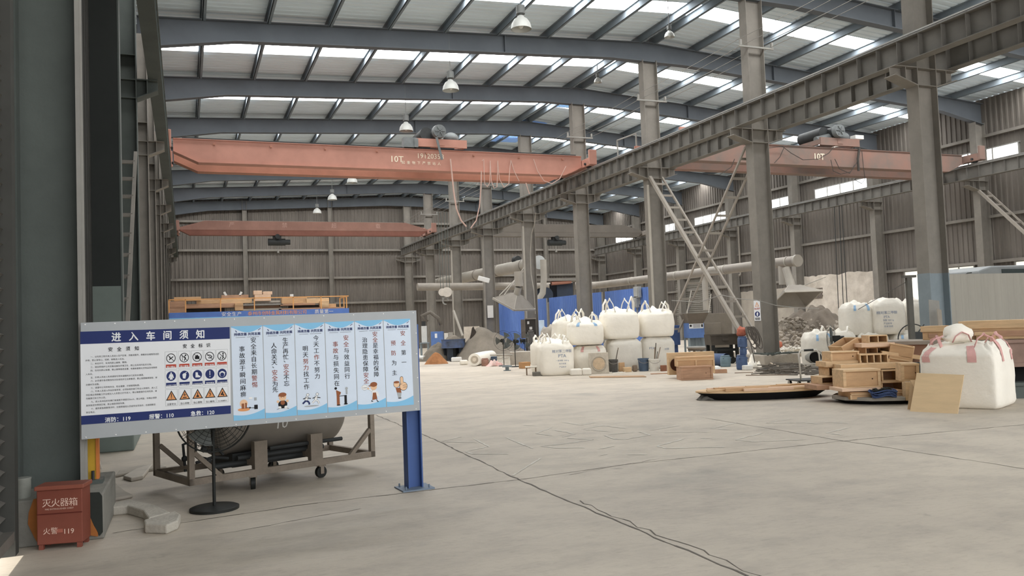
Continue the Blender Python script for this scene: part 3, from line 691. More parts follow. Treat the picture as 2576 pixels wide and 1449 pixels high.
IM = [ink, red_i, nwhite, nblue, icon_o, sky_b, skin, cart_w, red_b, cap_b, bgrey, post_w]
K = {'ink': 0, 'redi': 1, 'wht': 2, 'navy': 3, 'ora': 4, 'sky': 5, 'skin': 6, 'cw': 7, 'red': 8, 'brn': 9, 'gry': 10, 'pap': 11}
bt = T('safety_notice_board', 'long grey safety notice board on a blue post, with workshop notice and six posters', 'notice board', (PB.x-.1, PB.y, 0), math.atan2(_bd.y, _bd.x))
TL, TR, BR, BL = (203, 812), (1047, 781), (1057, 1032), (205, 1106)
b = B(); b.ext([BP(*p) for p in (BL, BR, TR, TL)], -BN*.035); b.obj('backing_panel', bgrey, bt)
def quad(tl, tr, br, bl, W_, H_, e):
    a, c, d, f = BP(*tl, e), BP(*tr, e), BP(*br, e), BP(*bl, e)
    def fn(u, v, de=0):
        s, t_ = u/W_, v/H_
        return (f*(1-s)+d*s)*(1-t_) + (a*(1-s)+c*s)*t_ + BN*de
    return fn
def flat(b, fn, pts, col, e=0): b.k = K[col]; b.poly([fn(u, v, e) for u, v in pts])
def rect(b, fn, u0, u1, v0, v1, col, e=0): flat(b, fn, [(u0, v0), (u1, v0), (u1, v1), (u0, v1)], col, e)
def disc(b, fn, u, v, r, col, e=0, n=20, ry=None): flat(b, fn, [(u+r*cos(2*pi*i/n), v+(ry or r)*sin(2*pi*i/n)) for i in range(n)], col, e)
def ring(b, fn, u, v, r, t, col, e=0, n=24):
    b.k = K[col]
    for i in range(n):
        a, c = 2*pi*i/n, 2*pi*(i+1)/n
        b.poly([fn(u+R*cos(x), v+R*sin(x), e) for R, x in ((r-t, a), (r, a), (r, c), (r-t, c))])
def stroke(b, fn, pts, wd, col, e=0):
    b.k = K[col]
    for (x0, y0), (x1, y1) in zip(pts, pts[1:]):
        L = math.hypot(x1-x0, y1-y0) or 1; nx, ny = -(y1-y0)/L*wd/2, (x1-x0)/L*wd/2
        b.poly([fn(x0-nx, y0-ny, e), fn(x1-nx, y1-ny, e), fn(x1+nx, y1+ny, e), fn(x0+nx, y0+ny, e)])
# workshop notice
q = quad((201.7, 834.4), (577.6, 822.7), (580.7, 1040.4), (204.5, 1068.6), 160, 96, .002)
b = B(); b.ext([q(0, 0), q(160, 0), q(160, 96), q(0, 96)], -BN*.002); ns = b.obj('notice_sheet', nwhite, bt)
E_ = .0016; CE = .0016; g = .0021
fe = lambda u, v: q(u, v, E_)
b = B(); rect(b, q, 0, 160, 83, 96, 'navy', .0008); b.k = K['wht']; spaced(b, '进入车间须知', fe, 81.5, 89.3, 10.2, 18, .035); b.obj('title_band', IM, ns)
b = B(); rect(b, q, 0, 160, 0, 9, 'navy', .0008)
for s, u in (('消防：119', 37), ('报警：110', 83), ('急救：120', 128)): b.k = K['wht']; text(b, s, fe, u, 2.7, 5.6, .03, 1.06)
b.obj('phone_band', IM, ns)
b = B(); b.k = K['ink']; spaced(b, '安全须知', fe, 44, 76.5, 4.8, 9.1, .02); b.obj('heading', IM, ns); b = B(); b.k = 0; spaced(b, '安全标识', fe, 122.4, 76.8, 4.8, 8.7, .02); b.obj('heading', IM, ns)
LN = [(1,'一、公司员工和外来人员进入生产区域，须着装整齐、佩戴安全帽等劳动防'),(0,'护具，禁止穿背心、短裤、拖鞋进入车间。'),(1,'二、未经许可，车间内禁止摄像、照相。'),(1,'三、请自觉维护公共设备设施及环境卫生，禁止在车间内乱扔垃圾。'),
      (1,'四、车间内禁止吸烟，禁止携带易燃易爆、有毒有害等化学物品及宠物进'),(0,'入车间。'),(1,'五、外来人员进入车间请按专用车道图所示行走安全通道。'),(1,'六、必须遵守各项警告标识及各防护之注意事项，禁止随意触摸按钮、安'),(0,'全器材及设施。'),
      (1,'七、请遵守公司所有安全、职业健康、环境管理制度。'),(1,'八、外来人员进入作业区域参观，必须由相关部门专业人员陪同，进入工'),(0,'作区域必须佩戴工作证或出入人员登记方可进入，禁止随意操作任何机具、请'),(0,'勿随意打扰工作人员。'),
      (1,'九、进入车间后的车辆行驶速度不得超过5km/h，禁止鸣笛，车辆必须停'),(0,'放到指定的停放区域，禁止随意停放车辆。'),(1,'十、遇到紧急疏散情况时，应按照值班人员或安全员指示，迅速疏散至'),(0,'安全地点。')]
b = B(); b.k = 0
for i, (ind, s) in enumerate(LN): text(b, s, fe, 10 if ind else 5, 69.3-i*3.58, 2.12, .004, 1.02, left=True)
b.obj('rules_text', IM, ns)
CU = (94, 108.5, 122.8, 136.8, 150.7)
def pic(r, c, b):
    u = CU[c]
    if r == 0:
        if c == 0: stroke(b, q, [(92, 62.5), (96.5, 66)], 1, 'ink', CE); stroke(b, q, [(93, 66.5), (92.4, 65), (93.2, 64)], .7, 'ink', CE)
        if c == 1: stroke(b, q, [(106.5, 61), (106.5, 67)], .5, 'ink', CE); stroke(b, q, [(108.5, 61), (110, 64), (108.2, 66)], 1, 'ink', CE); disc(b, q, 110, 66.8, .9, 'ink', CE, 10)
        if c == 2: rect(b, q, 120.3, 125.3, 62, 65.3, 'ink', CE); rect(b, q, 121.8, 123.8, 65.3, 66.6, 'ink', CE)
        if c == 3: stroke(b, q, [(134, 65.5), (137, 66), (139.5, 64), (138, 62.6), (135, 63)], .8, 'ink', CE)
        if c == 4: disc(b, q, 152, 67, .9, 'ink', CE, 10); stroke(b, q, [(152, 66), (152, 62.5), (150.8, 60.8)], 1, 'ink', CE); stroke(b, q, [(148.5, 61), (149.5, 63.5)], .9, 'ink', CE)
    if r == 1:
        if c == 0: disc(b, q, 94, 48.2, .9, 'wht', g, 10); flat(b, q, [(92.3, 47.2), (95.7, 47.2), (97, 43), (96, 42.8), (95.3, 44.5), (95.6, 41.2), (92.4, 41.2), (92.7, 44.5), (92, 42.8), (91, 43)], 'wht', g)
        if c == 1: flat(b, q, [(106.8, 42), (109.4, 41.4), (110.6, 46.5), (108, 47.6), (106.2, 46)], 'wht', g); stroke(b, q, [(109, 47), (111, 48.6)], .7, 'wht', g)
        if c == 2: flat(b, q, [(120.8, 47.8), (123.2, 47.6), (123.6, 44.8), (126.2, 43.2), (126, 42), (120.6, 42.2)], 'wht', g)
        if c == 3: rect(b, q, 136.4, 137.2, 43.8, 48.6, 'wht', g); disc(b, q, 136.8, 42.2, .6, 'wht', g, 10)
        if c == 4: disc(b, q, 150.7, 44.4, 3.2, 'wht', g); rect(b, q, 147.2, 154.2, 45.4, 46.2, 'wht', g); disc(b, q, 150.7, 43.6, 2.3, 'navy', g+.0003)
    if r == 2:
        if c == 0: rect(b, q, 93.6, 94.4, 22.6, 26.4, 'ink', g); disc(b, q, 94, 21.5, .5, 'ink', g, 8)
        if c == 1: stroke(b, q, [(108.5, 26.4), (108.5, 22.4)], .6, 'ink', g); stroke(b, q, [(106.8, 24), (110.2, 24)], .6, 'ink', g); stroke(b, q, [(106.4, 21.2), (110.6, 21.2)], .9, 'ink', g)
        if c == 2: disc(b, q, 122.8, 25, .7, 'ink', g, 8); rect(b, q, 121.3, 124.3, 20.8, 22.4, 'ink', g); rect(b, q, 122.3, 123.3, 22.4, 24, 'ink', g)
        if c == 3: stroke(b, q, [(137.2, 26.2), (136, 23.6), (137.6, 23.4), (136.2, 20.6)], .7, 'ink', g)
        if c == 4: disc(b, q, 150, 22.2, 1.1, 'ink', g, 10); disc(b, q, 151.8, 21.2, .9, 'ink', g, 10); disc(b, q, 150.8, 24.2, .9, 'ink', g, 10); stroke(b, q, [(149, 21), (150.6, 24), (152.4, 20.8)], .6, 'ink', g)
for i, u in enumerate(CU):
    b = B(); rect(b, q, u-6.6, u+6.6, 52.2, 71.5, 'gry', .0004); rect(b, q, u-6.3, u+6.3, 52.5, 71.2, 'wht', .0007)
    ring(b, q, u, 64.3, 5.1, .75, 'ink', CE); stroke(b, q, [(u-3.4, 67.7), (u+3.4, 60.9)], .6, 'ink', CE)
    rect(b, q, u-5.6, u+5.6, 54.2, 57.6, 'red', .0011); b.k = K['wht']; text(b, ['禁止烟火','禁止攀登','禁止拍照','禁止触摸','禁止乱扔垃圾'][i], fe, u, 54.8, 2.3 if i < 4 else 1.7, .02); pic(0, i, b); b.obj('prohibition_pictogram', IM, ns)
    b = B(); rect(b, q, u-6.6, u+6.6, 32.2, 51.2, 'gry', .0004); rect(b, q, u-6.3, u+6.3, 32.5, 50.9, 'wht', .0007); disc(b, q, u, 45, 5.2, 'navy', .0011)
    rect(b, q, u-5.7, u+5.7, 34.3, 38, 'navy', .0011); b.k = K['wht']; text(b, ['必须穿工作服','必须戴防护手套','必须穿防护鞋','保持清洁','必须戴安全帽'][i], fe, u, 35, 1.72 if i != 3 else 2.3, .02); pic(1, i, b); b.obj('mandatory_pictogram', IM, ns)
    b = B(); rect(b, q, u-6.6, u+6.6, 13, 30.9, 'gry', .0004); rect(b, q, u-6.3, u+6.3, 13.3, 30.6, 'wht', .0007)
    flat(b, q, [(u-6, 19), (u+6, 19), (u, 29.6)], 'ink', .0011); flat(b, q, [(u-4.5, 19.9), (u+4.5, 19.9), (u, 27.8)], 'ora', CE)
    b.k = K['ink']; text(b, ['注意安全','当心吊物','当心落物','当心触电','当心机械伤人'][i], fe, u, 14.7, 2.5 if i < 4 else 1.75, .01); pic(2, i, b); b.obj('warning_pictogram', IM, ns)
# six posters
TX = [45, 422, 795, 1150, 1500, 1838, 2160]; TY = [240, 225, 206, 190, 175, 160, 148]; BX = [78, 455, 830, 1190, 1540, 1880, 2205]; BY = [1350, 1320, 1285, 1253, 1218, 1186, 1158]
cv = lambda x, y: (570+x/4.674, 770+y/4.674)
PT = [('安全来自长期警惕', '警惕', .155, .068, '事故源于瞬间麻痹', '', .245, .0688), ('生产再忙、安全不忘', '安全', .175, .0605, '人命关天、安全为先', '安全', .225, .0615), ('今天工作不努力', '作', .17, .07, '明天努力找工作', '努力', .28, .0695),
      ('安全与效益同行', '安全', .185, .0715, '事故与损失同在', '事故', .25, .0725), ('安全是幸福的保障', '安全', .16, .0655, '治理隐患保障安全', '安全', .22, .0665), ('安全第一', '安全', .165, .112, '预防为主', '预防', .275, .113)]
def figure(b, f, i):
    e = .0016; e2 = .002
    if i == 0:
        disc(b, f, 12, 12, 7, 'ora', e, 20, 2); disc(b, f, 12, 19, 4.5, 'skin', e); stroke(b, f, [(11, 19), (11, 13)], 3, 'brn', e2); stroke(b, f, [(14.5, 19.5), (14.5, 13)], 2, 'brn', e2); stroke(b, f, [(15, 14), (25, 13)], .6, 'ink', e2)
        rect(b, f, 24, 28, 11.5, 16.5, 'ink', e2); rect(b, f, 24, 27, 21.5, 25, 'gry', e2); disc(b, f, 19, 13.6, 1, 'ink', e2, 8); disc(b, f, 20, 24.5, 2.4, 'cw', e, 14, 1.2)
    elif i == 1:
        disc(b, f, 20, 22.5, 4.2, 'skin', e2); disc(b, f, 20, 25.6, 4.6, 'brn', e2+.0002, 18, 2.6); rect(b, f, 15, 24, 24, 25, 'brn', e2+.0003); disc(b, f, 20, 14.5, 5.3, 'ink', e, 18, 4.6); disc(b, f, 20, 16.4, 2.6, 'brn', e2); disc(b, f, 14.6, 18, 1.6, 'skin', e2, 10); disc(b, f, 25.4, 18, 1.6, 'skin', e2, 10)
        disc(b, f, 16.5, 10.8, 1.8, 'cw', e2, 10); disc(b, f, 23.5, 10.8, 1.8, 'cw', e2, 10); stroke(b, f, [(13, 9), (16, 10), (24, 10), (27, 9)], .4, 'ink', e2)
        disc(b, f, 18.4, 22.6, .4, 'ink', e2+.0004, 8); disc(b, f, 21.6, 22.6, .4, 'ink', e2+.0004, 8)
    elif i == 2:
        for x, c_ in ((11, 'navy'), (22.5, 'cw')):
            if x > 20: b.obj('cartoon', IM, po); b.__init__()
            disc(b, f, x+1.8, 23, 1.7, 'cw', e2, 12); ring(b, f, x+1.8, 23, 1.8, .35, 'ink', e2+.0001); stroke(b, f, [(x+1, 21), (x-.5, 16.5)], 3.6, 'ink', e); stroke(b, f, [(x+1, 21), (x-.5, 16.5)], 2.9, 'cw', e2)
            stroke(b, f, [(x-.5, 16.5), (x-4.5, 13)], 2, 'ink', e); stroke(b, f, [(x-.5, 16.5), (x+3, 14.5), (x+3.5, 11.5)], 2, 'ink', e); stroke(b, f, [(x-.5, 16.5), (x-4.5, 13)], 1.5, c_, e2); stroke(b, f, [(x-.5, 16.5), (x+3, 14.5), (x+3.5, 11.5)], 1.5, c_, e2)
            stroke(b, f, [(x+.5, 20), (x-4, 18.5)], .9, 'ink', e2); stroke(b, f, [(x+1, 19.5), (x+5.5, 18.5)], .9, 'ink', e2)
        disc(b, f, 17, 9.6, 9, 'gry', .0012, 20, .9)
    elif i == 3:
        rect(b, f, 11, 14.6, 8, 20, 'brn', e); rect(b, f, 20.5, 23.5, 8.5, 19, 'ink', e); flat(b, f, [(11, 20), (15.5, 20), (16.5, 23), (10.5, 26)], 'brn', e2); stroke(b, f, [(14, 18.5), (21, 18.5)], .7, 'ink', e2); disc(b, f, 10.2, 28, 1.6, 'ink', e2, 12); flat(b, f, [(15, 21.5), (22, 23), (24, 20), (20, 20)], 'pap', e); disc(b, f, 23.5, 27, 1.7, 'gry', e2, 12); rect(b, f, 22.4, 24.6, 20, 25.4, 'gry', e); disc(b, f, 22, 8.4, 2.6, 'ink', e2, 12, .8); disc(b, f, 13, 7.8, 2.4, 'ink', e2, 12, .7)
    elif i == 4:
        disc(b, f, 21, 26, 4, 'skin', e2); disc(b, f, 21, 29, 4.6, 'brn', e2+.0002, 16, 3); rect(b, f, 14.5, 21, 27, 28.2, 'brn', e2+.0003); flat(b, f, [(18.5, 22), (24, 22), (26, 15), (18, 14)], 'cw', e2); flat(b, f, [(19.5, 19), (23.5, 19), (25, 11), (18.5, 10)], 'brn', e2+.0002); stroke(b, f, [(19, 21), (14.5, 24)], 1.6, 'cw', e2); stroke(b, f, [(25, 20), (27, 14)], 1.4, 'cw', e2); disc(b, f, 14, 24.5, 1.3, 'skin', e2, 10)
        disc(b, f, 9.5, 26.2, 4.6, 'cw', e, 18, 3); ring(b, f, 9.5, 26.2, 3.6, .25, 'gry', e2); b.k = K['ink']; text(b, '安全最重要', lambda u, v: f(u, v, .0022), 9.5, 25.7, 1.1); stroke(b, f, [(18, 10), (17.5, 8.5), (19.5, 8.5)], .8, 'ink', e2); stroke(b, f, [(24, 10.5), (25.5, 7.5), (26.5, 8)], .8, 'ink', e2)
    else:
        stroke(b, f, [(21, 26), (21, 34)], 4.4, 'ink', e); stroke(b, f, [(21, 26), (21, 34)], 3.6, 'skin', e2); disc(b, f, 21, 34.3, 2.1, 'ink', e); disc(b, f, 21, 34.2, 1.7, 'skin', e2); disc(b, f, 23, 24, 5.4, 'ink', e); disc(b, f, 23, 24, 4.9, 'skin', e2)
        stroke(b, f, [(22, 25), (27.4, 25.5)], .4, 'ink', e2+.0002); stroke(b, f, [(22.5, 22.6), (27.4, 23)], .4, 'ink', e2+.0002); disc(b, f, 14, 27, 4.2, 'ink', e-.0002); disc(b, f, 14, 27, 3.8, 'skin', e); disc(b, f, 14, 29.6, 3.9, 'brn', e+.0002, 16, 1.5)
        flat(b, f, [(12.5, 22.5), (19, 22.5), (20, 16), (14, 17)], 'brn', e); flat(b, f, [(14, 17), (20, 16), (19, 10), (15.5, 10)], 'gry', e); disc(b, f, 17.5, 9.6, 2.4, 'ink', e2, 10, .6)
for i in range(6):
    f = quad(cv(TX[i]+5, TY[i]), cv(TX[i+1]-4, TY[i+1]), cv(BX[i+1]-4, BY[i+1]), cv(BX[i]+5, BY[i]), 36, 108, .002)
    b = B(); b.ext([f(0, 0), f(36, 0), f(36, 108), f(0, 108)], -BN*.002)
    po = b.obj('poster', post_w, bt, label=f'pale blue safety poster reading {["vigilance","busy production","work hard today","safety and benefit","safety is happiness","safety first"][i]} slogan')
    b = B(); n = 12; b9 = B()
    for j in range(n):
        a0, a1 = 36*j/n, 36*(j+1)/n; wv = lambda u: 6.5+5*((u/36)**2.2)-1.8*sin(pi*u/36); tv = lambda u: 108-(1+6.5*sin(pi*u/36*.95)**1.2) if u < 36 else 107
        flat(b, f, [(a0, 0), (a1, 0), (a1, wv(a1)), (a0, wv(a0))], 'sky', .0008); flat(b9, f, [(a0, tv(a0)), (a1, tv(a1)), (a1, 108), (a0, 108)], 'sky', .0008)
    fe2 = lambda u, v: f(u, v, .0014)
    b.obj('lower_wave', IM, po); b = b9
    b.k = K['navy']; text(b, '持续改善 共同发展', fe2, 18.5, 98.2, 3.7, .03); stroke(b, f, [(5, 95), (16, 95)], .3, 'ink', .0014); stroke(b, f, [(18, 95), (32, 95)], .3, 'ink', .0014); stroke(b, f, [(5, 103), (6.5, 101)], .8, 'navy', .0014); stroke(b, f, [(31, 102.5), (34, 104.5)], .6, 'navy', .0014); b.obj('heading_band', IM, po)
    R_, rr, r0, rp_, L_, lr, l0, lp_ = PT[i]
    for s, red, st, pt, u in ((R_, rr, r0, rp_, 25.2), (L_, lr, l0, lp_, 11.8)):
        b = B(); v = 108*(1-st); hit = [s.find(red)+j for j in range(len(red))] if red else []
        for j, ch in enumerate(s):
            b.k = K['redi'] if j in hit else K['ink']
            text(b, ch, fe2, u - (1.6 if ch == '、' else 0), v + (1.2 if ch == '、' else 0), 6.9, .012)
            if i == 5: b.obj('slogan_character', IM, po); b = B()
            v -= 108*pt*(.75 if ch == '、' else 1)
        if i < 5: b.obj('slogan_column', IM, po)
    b = B(); figure(b, f, i); b.obj('cartoon', IM, po)
# rivets
b0 = None
def riv(x, y):
    global b0
    c = BP(x, y); b = B()
    b.tube([c, c+BN*.004], [.006, .004], 8); b.obj('rivet', mat('rivet', (236, 236, 234), .4, .2, .02), bt)
for i in range(12): riv(214+i*75, 816.5-i*2.72)
for i in range(12): riv(216+i*75.5, 1100-i*6.5)
for y in (838, 890, 950, 1010): riv(1045+(y-800)*.035, y)
# right post
c = F(1042, 1228); c.z = 0
M = frame_at((c.x, c.y+.01, 0), math.atan2(_bd.y, _bd.x)); b = B(M)
b.bx(-.065, .065, -.07, -.06, .012, .8); b.bx(-.065, .065, .06, .07, .012, .8); b.bx(-.006, .006, -.06, .06, .012, .8)
M2 = M @ Matrix.Rotation(radians(90), 4, 'Z'); b2 = B(M2)
b2.bx(-.065, .065, -.07, -.058, .012, 1.5); b2.bx(-.065, .065, .058, .07, .012, 1.5); b2.bx(-.006, .006, -.058, .058, .012, 1.5)
p_ = b2.obj('post', post_blue, bt)
b = B(M); b.bx(-.15, .15, -.15, .12, 0, .012)
for x in (-.11, .11):
    for y in (-.11, .09): b.cyl((x, y, .012), (x, y, .04), .008, n=8)
b.obj('base_plate', mat('post_plate', (120, 134, 150), .6, .1, .1), p_)
# ================================================================== FIRE BOX, PIER AND THINGS ROUND IT
conc = mat('pier_concrete', (132, 130, 122), .9, 0, .22, 3, .3, 30)
pf = lambda x, y: AY(x, y, 6.855)
t = T('concrete_pier', 'low concrete pier under the first left wall column, splashed with orange and black paint', 'pier', (-.95, 7.4, 0))
b = B(); b.bx(-1.24, -.585, 6.87, 7.95, 0, .335); b.obj('block', conc, t, bevel=.012)
b = B()
def patch(pts, th=.003): b.ext([pf(*p)+Vector((0, -.001, 0)) for p in pts], (0, th, 0))
patch([(72,1290),(84,1256),(98,1252),(100,1375),(86,1352),(70,1318)]); patch([(211,1262),(222,1290),(236,1322),(247,1340),(246,1350),(228,1347),(211,1352)])
b.obj('orange_paint_patch', mat('orange_spill', (158, 98, 48), .8, 0, .2, 6), t, label='dull orange paint splash')
b = B(); patch([(211,1240),(250,1238),(257,1248),(259,1338),(250,1349),(238,1322),(222,1288),(211,1260)], .002); b.obj('black_paint_patch', mat('black_spill', (44, 48, 44), .8, 0, .2, 5), t, label='black paint patch')
fb = F(158, 1380); fr_ = math.atan2(-.06, .30)
t = T('fire_extinguisher_box', 'small dark red fire extinguisher box with white lettering in front of the concrete pier', 'extinguisher box', (fb.x, fb.y+.09, 0), fr_)
M = frame_at((fb.x, fb.y+.09, 0), fr_); redm = mat('box_red', (128, 70, 56), .55, 0, .15, 3)
b = B(M); b.bx(-.15, .15, -.09, .09, .035, .415); b.obj('body', redm, t, bevel=.006)
b = B(M); b.bx(-.163, .163, -.1, .1, .415, .445); b.obj('lid', mat('box_lid', (142, 82, 66), .6, 0, .15, 4), t, bevel=.006)
b = B(M)
for x in (-.14, .11):
    for y in (-.085, .055): b = B(M); b.bx(x, x+.03, y, y+.03, 0, .035); b.obj('foot', redm, t)
b = B(M); b.bx(-.148, .148, -.0925, -.09, .245, .252); b.obj('seam', mat('box_seam', (96, 38, 28), .7), t)
b = B(); ff = lambda u, v: M @ Vector((u, -.0915, v))
for i, ch in enumerate('灭火器箱'): text(b, ch, ff, -.083+i*.058, .325, .062, .006)
text(b, 'FIRE EXTINGUISHER CHEST', ff, 0, .281, .0155); text(b, '火警', ff, -.06, .126, .05, .004); text(b, '119', ff, .062, .118, .05, .012)
b.bx(0, 0, 0, 0, 0, 0) if False else None
b.obj('lettering', mat('box_letters', (228, 196, 180), .7, 0, .1), t)
b = B(M); b.bx(-.03, .02, -.0915, -.0905, .115, .14); b.obj('phone_mark', mat('phone_mark', (170, 100, 84), .7), t)
b = B(); c = AY(57, 1232, 7.0); c.z = .335; b.lathe([(.052, 0), (.055, .01), (.055, .13), (.058, .135), (.058, .145), (.045, .145)], c, 20); b.obj('paint_can', mat('can_grey', (150, 152, 144), .6, .1, .2, 6), smooth='auto', label='dusty grey paint can standing on the concrete pier beside the column', category='can')
# yellow guard post
z0 = .335; c = F(226, 1214, z0)
t = T('guard_post', 'short yellow and orange painted steel post bolted to the pier beside the column', 'post', (c.x, c.y, z0))
b = B(); b.bx(c.x-.045, c.x+.05, c.y-.04, c.y+.04, z0+.03, z0+.52); b.obj('post', mat('post_yellow', (200, 160, 50), .6, 0, .15, 3), t)
b = B(); b.bx(c.x+.05, c.x+.07, c.y-.05, c.y+.05, z0+.03, z0+.52); b.bx(c.x-.055, c.x-.045, c.y-.05, c.y+.05, z0+.1, z0+.34); b.obj('edge', mat('post_orange', (206, 124, 62), .6, 0, .15, 4), t)
b = B(); b.bx(c.x-.08, c.x+.1, c.y-.1, c.y+.07, z0, z0+.03); b.obj('base_plate', steel_d, t)
for dx, h_ in ((-.03, .17), (.03, .1)): b = B(); b.cyl((c.x+dx, c.y-.07, z0+.02), (c.x+dx, c.y-.07, z0+h_), .012, n=8); b.obj('anchor_bolt', motor_d, t)
b = B(); c = F(250, 1182); M = frame_at((c.x-.02, c.y+.1, .02), .1, 0, -.22); b.M = M; b.bx(-.02, .03, -.25, .25, 0, .38); b.obj('leaning_slab', mat('slab_pale', (196, 190, 180), .85, 0, .15, 4), label='pale stone slab leaning behind the yellow post', category='slab')
# second pier and box channel
b = B(); a = F(258, 1137); e = F(338, 1133); b.bx(-1.24, e.x, e.y, e.y+1.9, 0, .33); b.obj('concrete_pier', palegreen, bevel=.02, label='grey-green concrete pier under the second left wall column', category='pier')
b = B(); b.bx(-1.3, -.25, 12.9+2.1, 14.6+2.1, .0, .25); b.obj('steel_trough', motor_d, bevel=.02, label='dark low steel trough on the floor behind the second left pier', category='trough')
# broken kerb and slabs
kerb = mat('broken_kerb', (186, 180, 168), .9, 0, .18, 5, .4, 30)
def slab(pts, h, name, label, cat, m, group=None, dz=0):
    b = B(); P_ = [F(*p) for p in pts]; b.ext([(p.x, p.y, dz) for p in P_], (0, 0, h)); return b.obj(name, m, bevel=.012, label=label, category=cat, group=group)
slab([(272,1290),(330,1278),(385,1290),(430,1312),(392,1322),(374,1328),(360,1306),(320,1294),(280,1298)], .075, 'kerb_stone', 'curved broken concrete kerb piece on the floor right of the pier, rear one', 'kerb', kerb)
slab([(362,1330),(392,1322),(440,1306),(455,1316),(448,1332),(420,1344),(365,1342)], .07, 'kerb_stone', 'broken concrete kerb end piece on the floor, nearest the fan base', 'kerb', kerb)
pale = mat('cracked_slab', (178, 170, 158), .9, 0, .15, 4)
slab([(300,1190),(345,1178),(395,1173),(420,1180),(340,1192),(290,1202)], .03, 'concrete_slab', 'thin broken concrete slab lying behind the kerb, farthest one', 'slab', pale, 'broken slabs')
slab([(310,1206),(340,1188),(385,1174),(360,1206),(330,1212)], .04, 'concrete_slab', 'pale triangular broken slab in the middle of the cracked floor', 'slab', mat('pale_slab', (196, 188, 176), .9, 0, .12, 4), 'broken slabs')
slab([(276,1258),(284,1214),(318,1243),(335,1252),(285,1262)], .03, 'concrete_slab', 'broken triangular slab just behind the curved kerb', 'slab', pale, 'broken slabs')
# ================================================================== STANDING FAN BEHIND THE BOARD
black = mat('fan_black', (36, 38, 36), .5, .1, .15, 4)
def pedestal_fan(label, c, h, R, rz, base=True, tilt=0, m=black, group=None, rings_=9, spokes=22, wr=.0018):
    t = T('pedestal_fan', label, 'fan', c, rz, group); M = frame_at(c, rz)
    b = B(M)
    if base: b.lathe([(.0, .035), (.18, .03), (.2, .022), (.2, 0)], n=32); b.obj('base', m, t, smooth='auto'); b = B(M)
    b.cyl((0, 0, .02), (0, 0, h-.12), .014, n=12); b.obj('pole', m, t, smooth='auto')
    H = M @ Matrix.Translation((0, 0, h)) @ Matrix.Rotation(tilt, 4, 'X')
    b = B(H); b.bx(-.045, .045, -.02, .14, -.06, .07); b.cyl((0, .14, 0), (0, .22, 0), .06, n=16); b.bx(-.02, .02, -.0, .05, -.14, -.05); b.obj('motor_head', m, t, smooth='auto')
    b = B(H)
    for i in range(rings_):
        r = R*(i+1.5)/(rings_+.5); y = -.1-.05*(1-(r/R)**2)
        for yy in (y, .02*(r/R)): b.tube([(r*cos(2*pi*j/36), yy, r*sin(2*pi*j/36)) for j in range(37)], wr, 4, False)
    for j in range(spokes):
        a = 2*pi*j/spokes
        for s_ in (0, 1): b.tube([(r*cos(a), (-.1-.05*(1-(r/R)**2)) if s_ == 0 else .02*(r/R), r*sin(a)) for r in (R*.15, R*.5, R*.8, R)], wr, 4, False)
    b.tube([(R*1.01*cos(2*pi*j/40), -.05, R*1.01*sin(2*pi*j/40)) for j in range(41)], wr*3.5, 6, False); b.obj('cage', m, t)
    b = B(H)
    for k in range(3):
        a0 = 2*pi*k/3
        b.grid(lambda u, v: ((.05+(R*.85-.05)*u)*cos(a0+(v-.5)*(.5+.5*u)), -.05+(v-.5)*.06, (.05+(R*.85-.05)*u)*sin(a0+(v-.5)*(.5+.5*u))), 6, 4)
    b.cyl((0, -.08, 0), (0, 0, 0), .045, n=14); b.obj('blades', mat('fan_blade', (96, 100, 98), .5, .2, .1), t)
    return t
c = F(540, 1284); pedestal_fan('black pedestal fan with a round base standing just behind the notice board', (c.x, c.y+.04, 0), .79, .3, .15)
# ================================================================== TANK ON WHEELED FRAME
rust = mat('rusty_frame', (142, 131, 118), .75, .1, .25, 5, .2, 40); tankm = mat('dull_tank', (140, 133, 124), .55, .1, .2, 1.2, .05, 20)
fl = F(477, 1212, .17); frr = F(944, 1139, .17); ax = Vector((frr.x-fl.x, frr.y-fl.y, 0)); Lk = ax.length; rz = math.atan2(ax.y, ax.x)
bl_ = F(449, 1190, .17); wd = max(.62, abs((bl_-fl).dot(Vector((-sin(rz), cos(rz), 0)))))
wd = .85
t = T('tank_trolley', 'rusty wheeled frame carrying a long horizontal grey tank behind the notice board', 'tank', ((fl.x+frr.x)/2, (fl.y+frr.y)/2, 0), rz)
M = frame_at((fl.x, fl.y, 0), rz); s5 = .05
b = B(M)
for y in (0, wd): b.bx(0, Lk, y, y+s5, .13, .19); b.bx(0, Lk, y, y+s5, 1.0, 1.05)
for x in (0, Lk-s5):
    b.bx(x, x+s5, 0, wd, .13, .19); b.bx(x, x+s5, 0, wd, 1.0, 1.05)
    for y in (0, wd): b.bx(x, x+s5, y, y+s5, .13, 1.05)
b.bar((.05, .02, .42), (.3, .02, .17), .04, .04); b.bar((Lk-.05, .02, .42), (Lk-.3, .02, .17), .04, .04)
b.bar((.05, wd, .42), (.3, wd, .17), .04, .04); b.bar((Lk-.05, wd, .42), (Lk-.3, wd, .17), .04, .04)
b.bar((.03, 0, .3), (.03, wd, .18), .03, .03)
b.obj('frame', rust, t)
b = B(M); cy_, cz_, R = wd*.5, .68, .37; prof = []
for i in range(7): a = pi/2*i/6; prof.append((Vector((.42-.16*cos(a)*1, cy_, cz_)), R*sin(a) if i else .01))
for i in range(7): a = pi/2*i/6; prof.append((Vector((Lk-.36+.16*sin(a), cy_, cz_)), R*cos(a) if i < 6 else .01))
rs = [[p+Vector((0, r*cos(2*pi*j/36), r*sin(2*pi*j/36))) for j in range(36)] for p, r in prof]; b.rings(rs); b.obj('tank', tankm, t, smooth='auto')
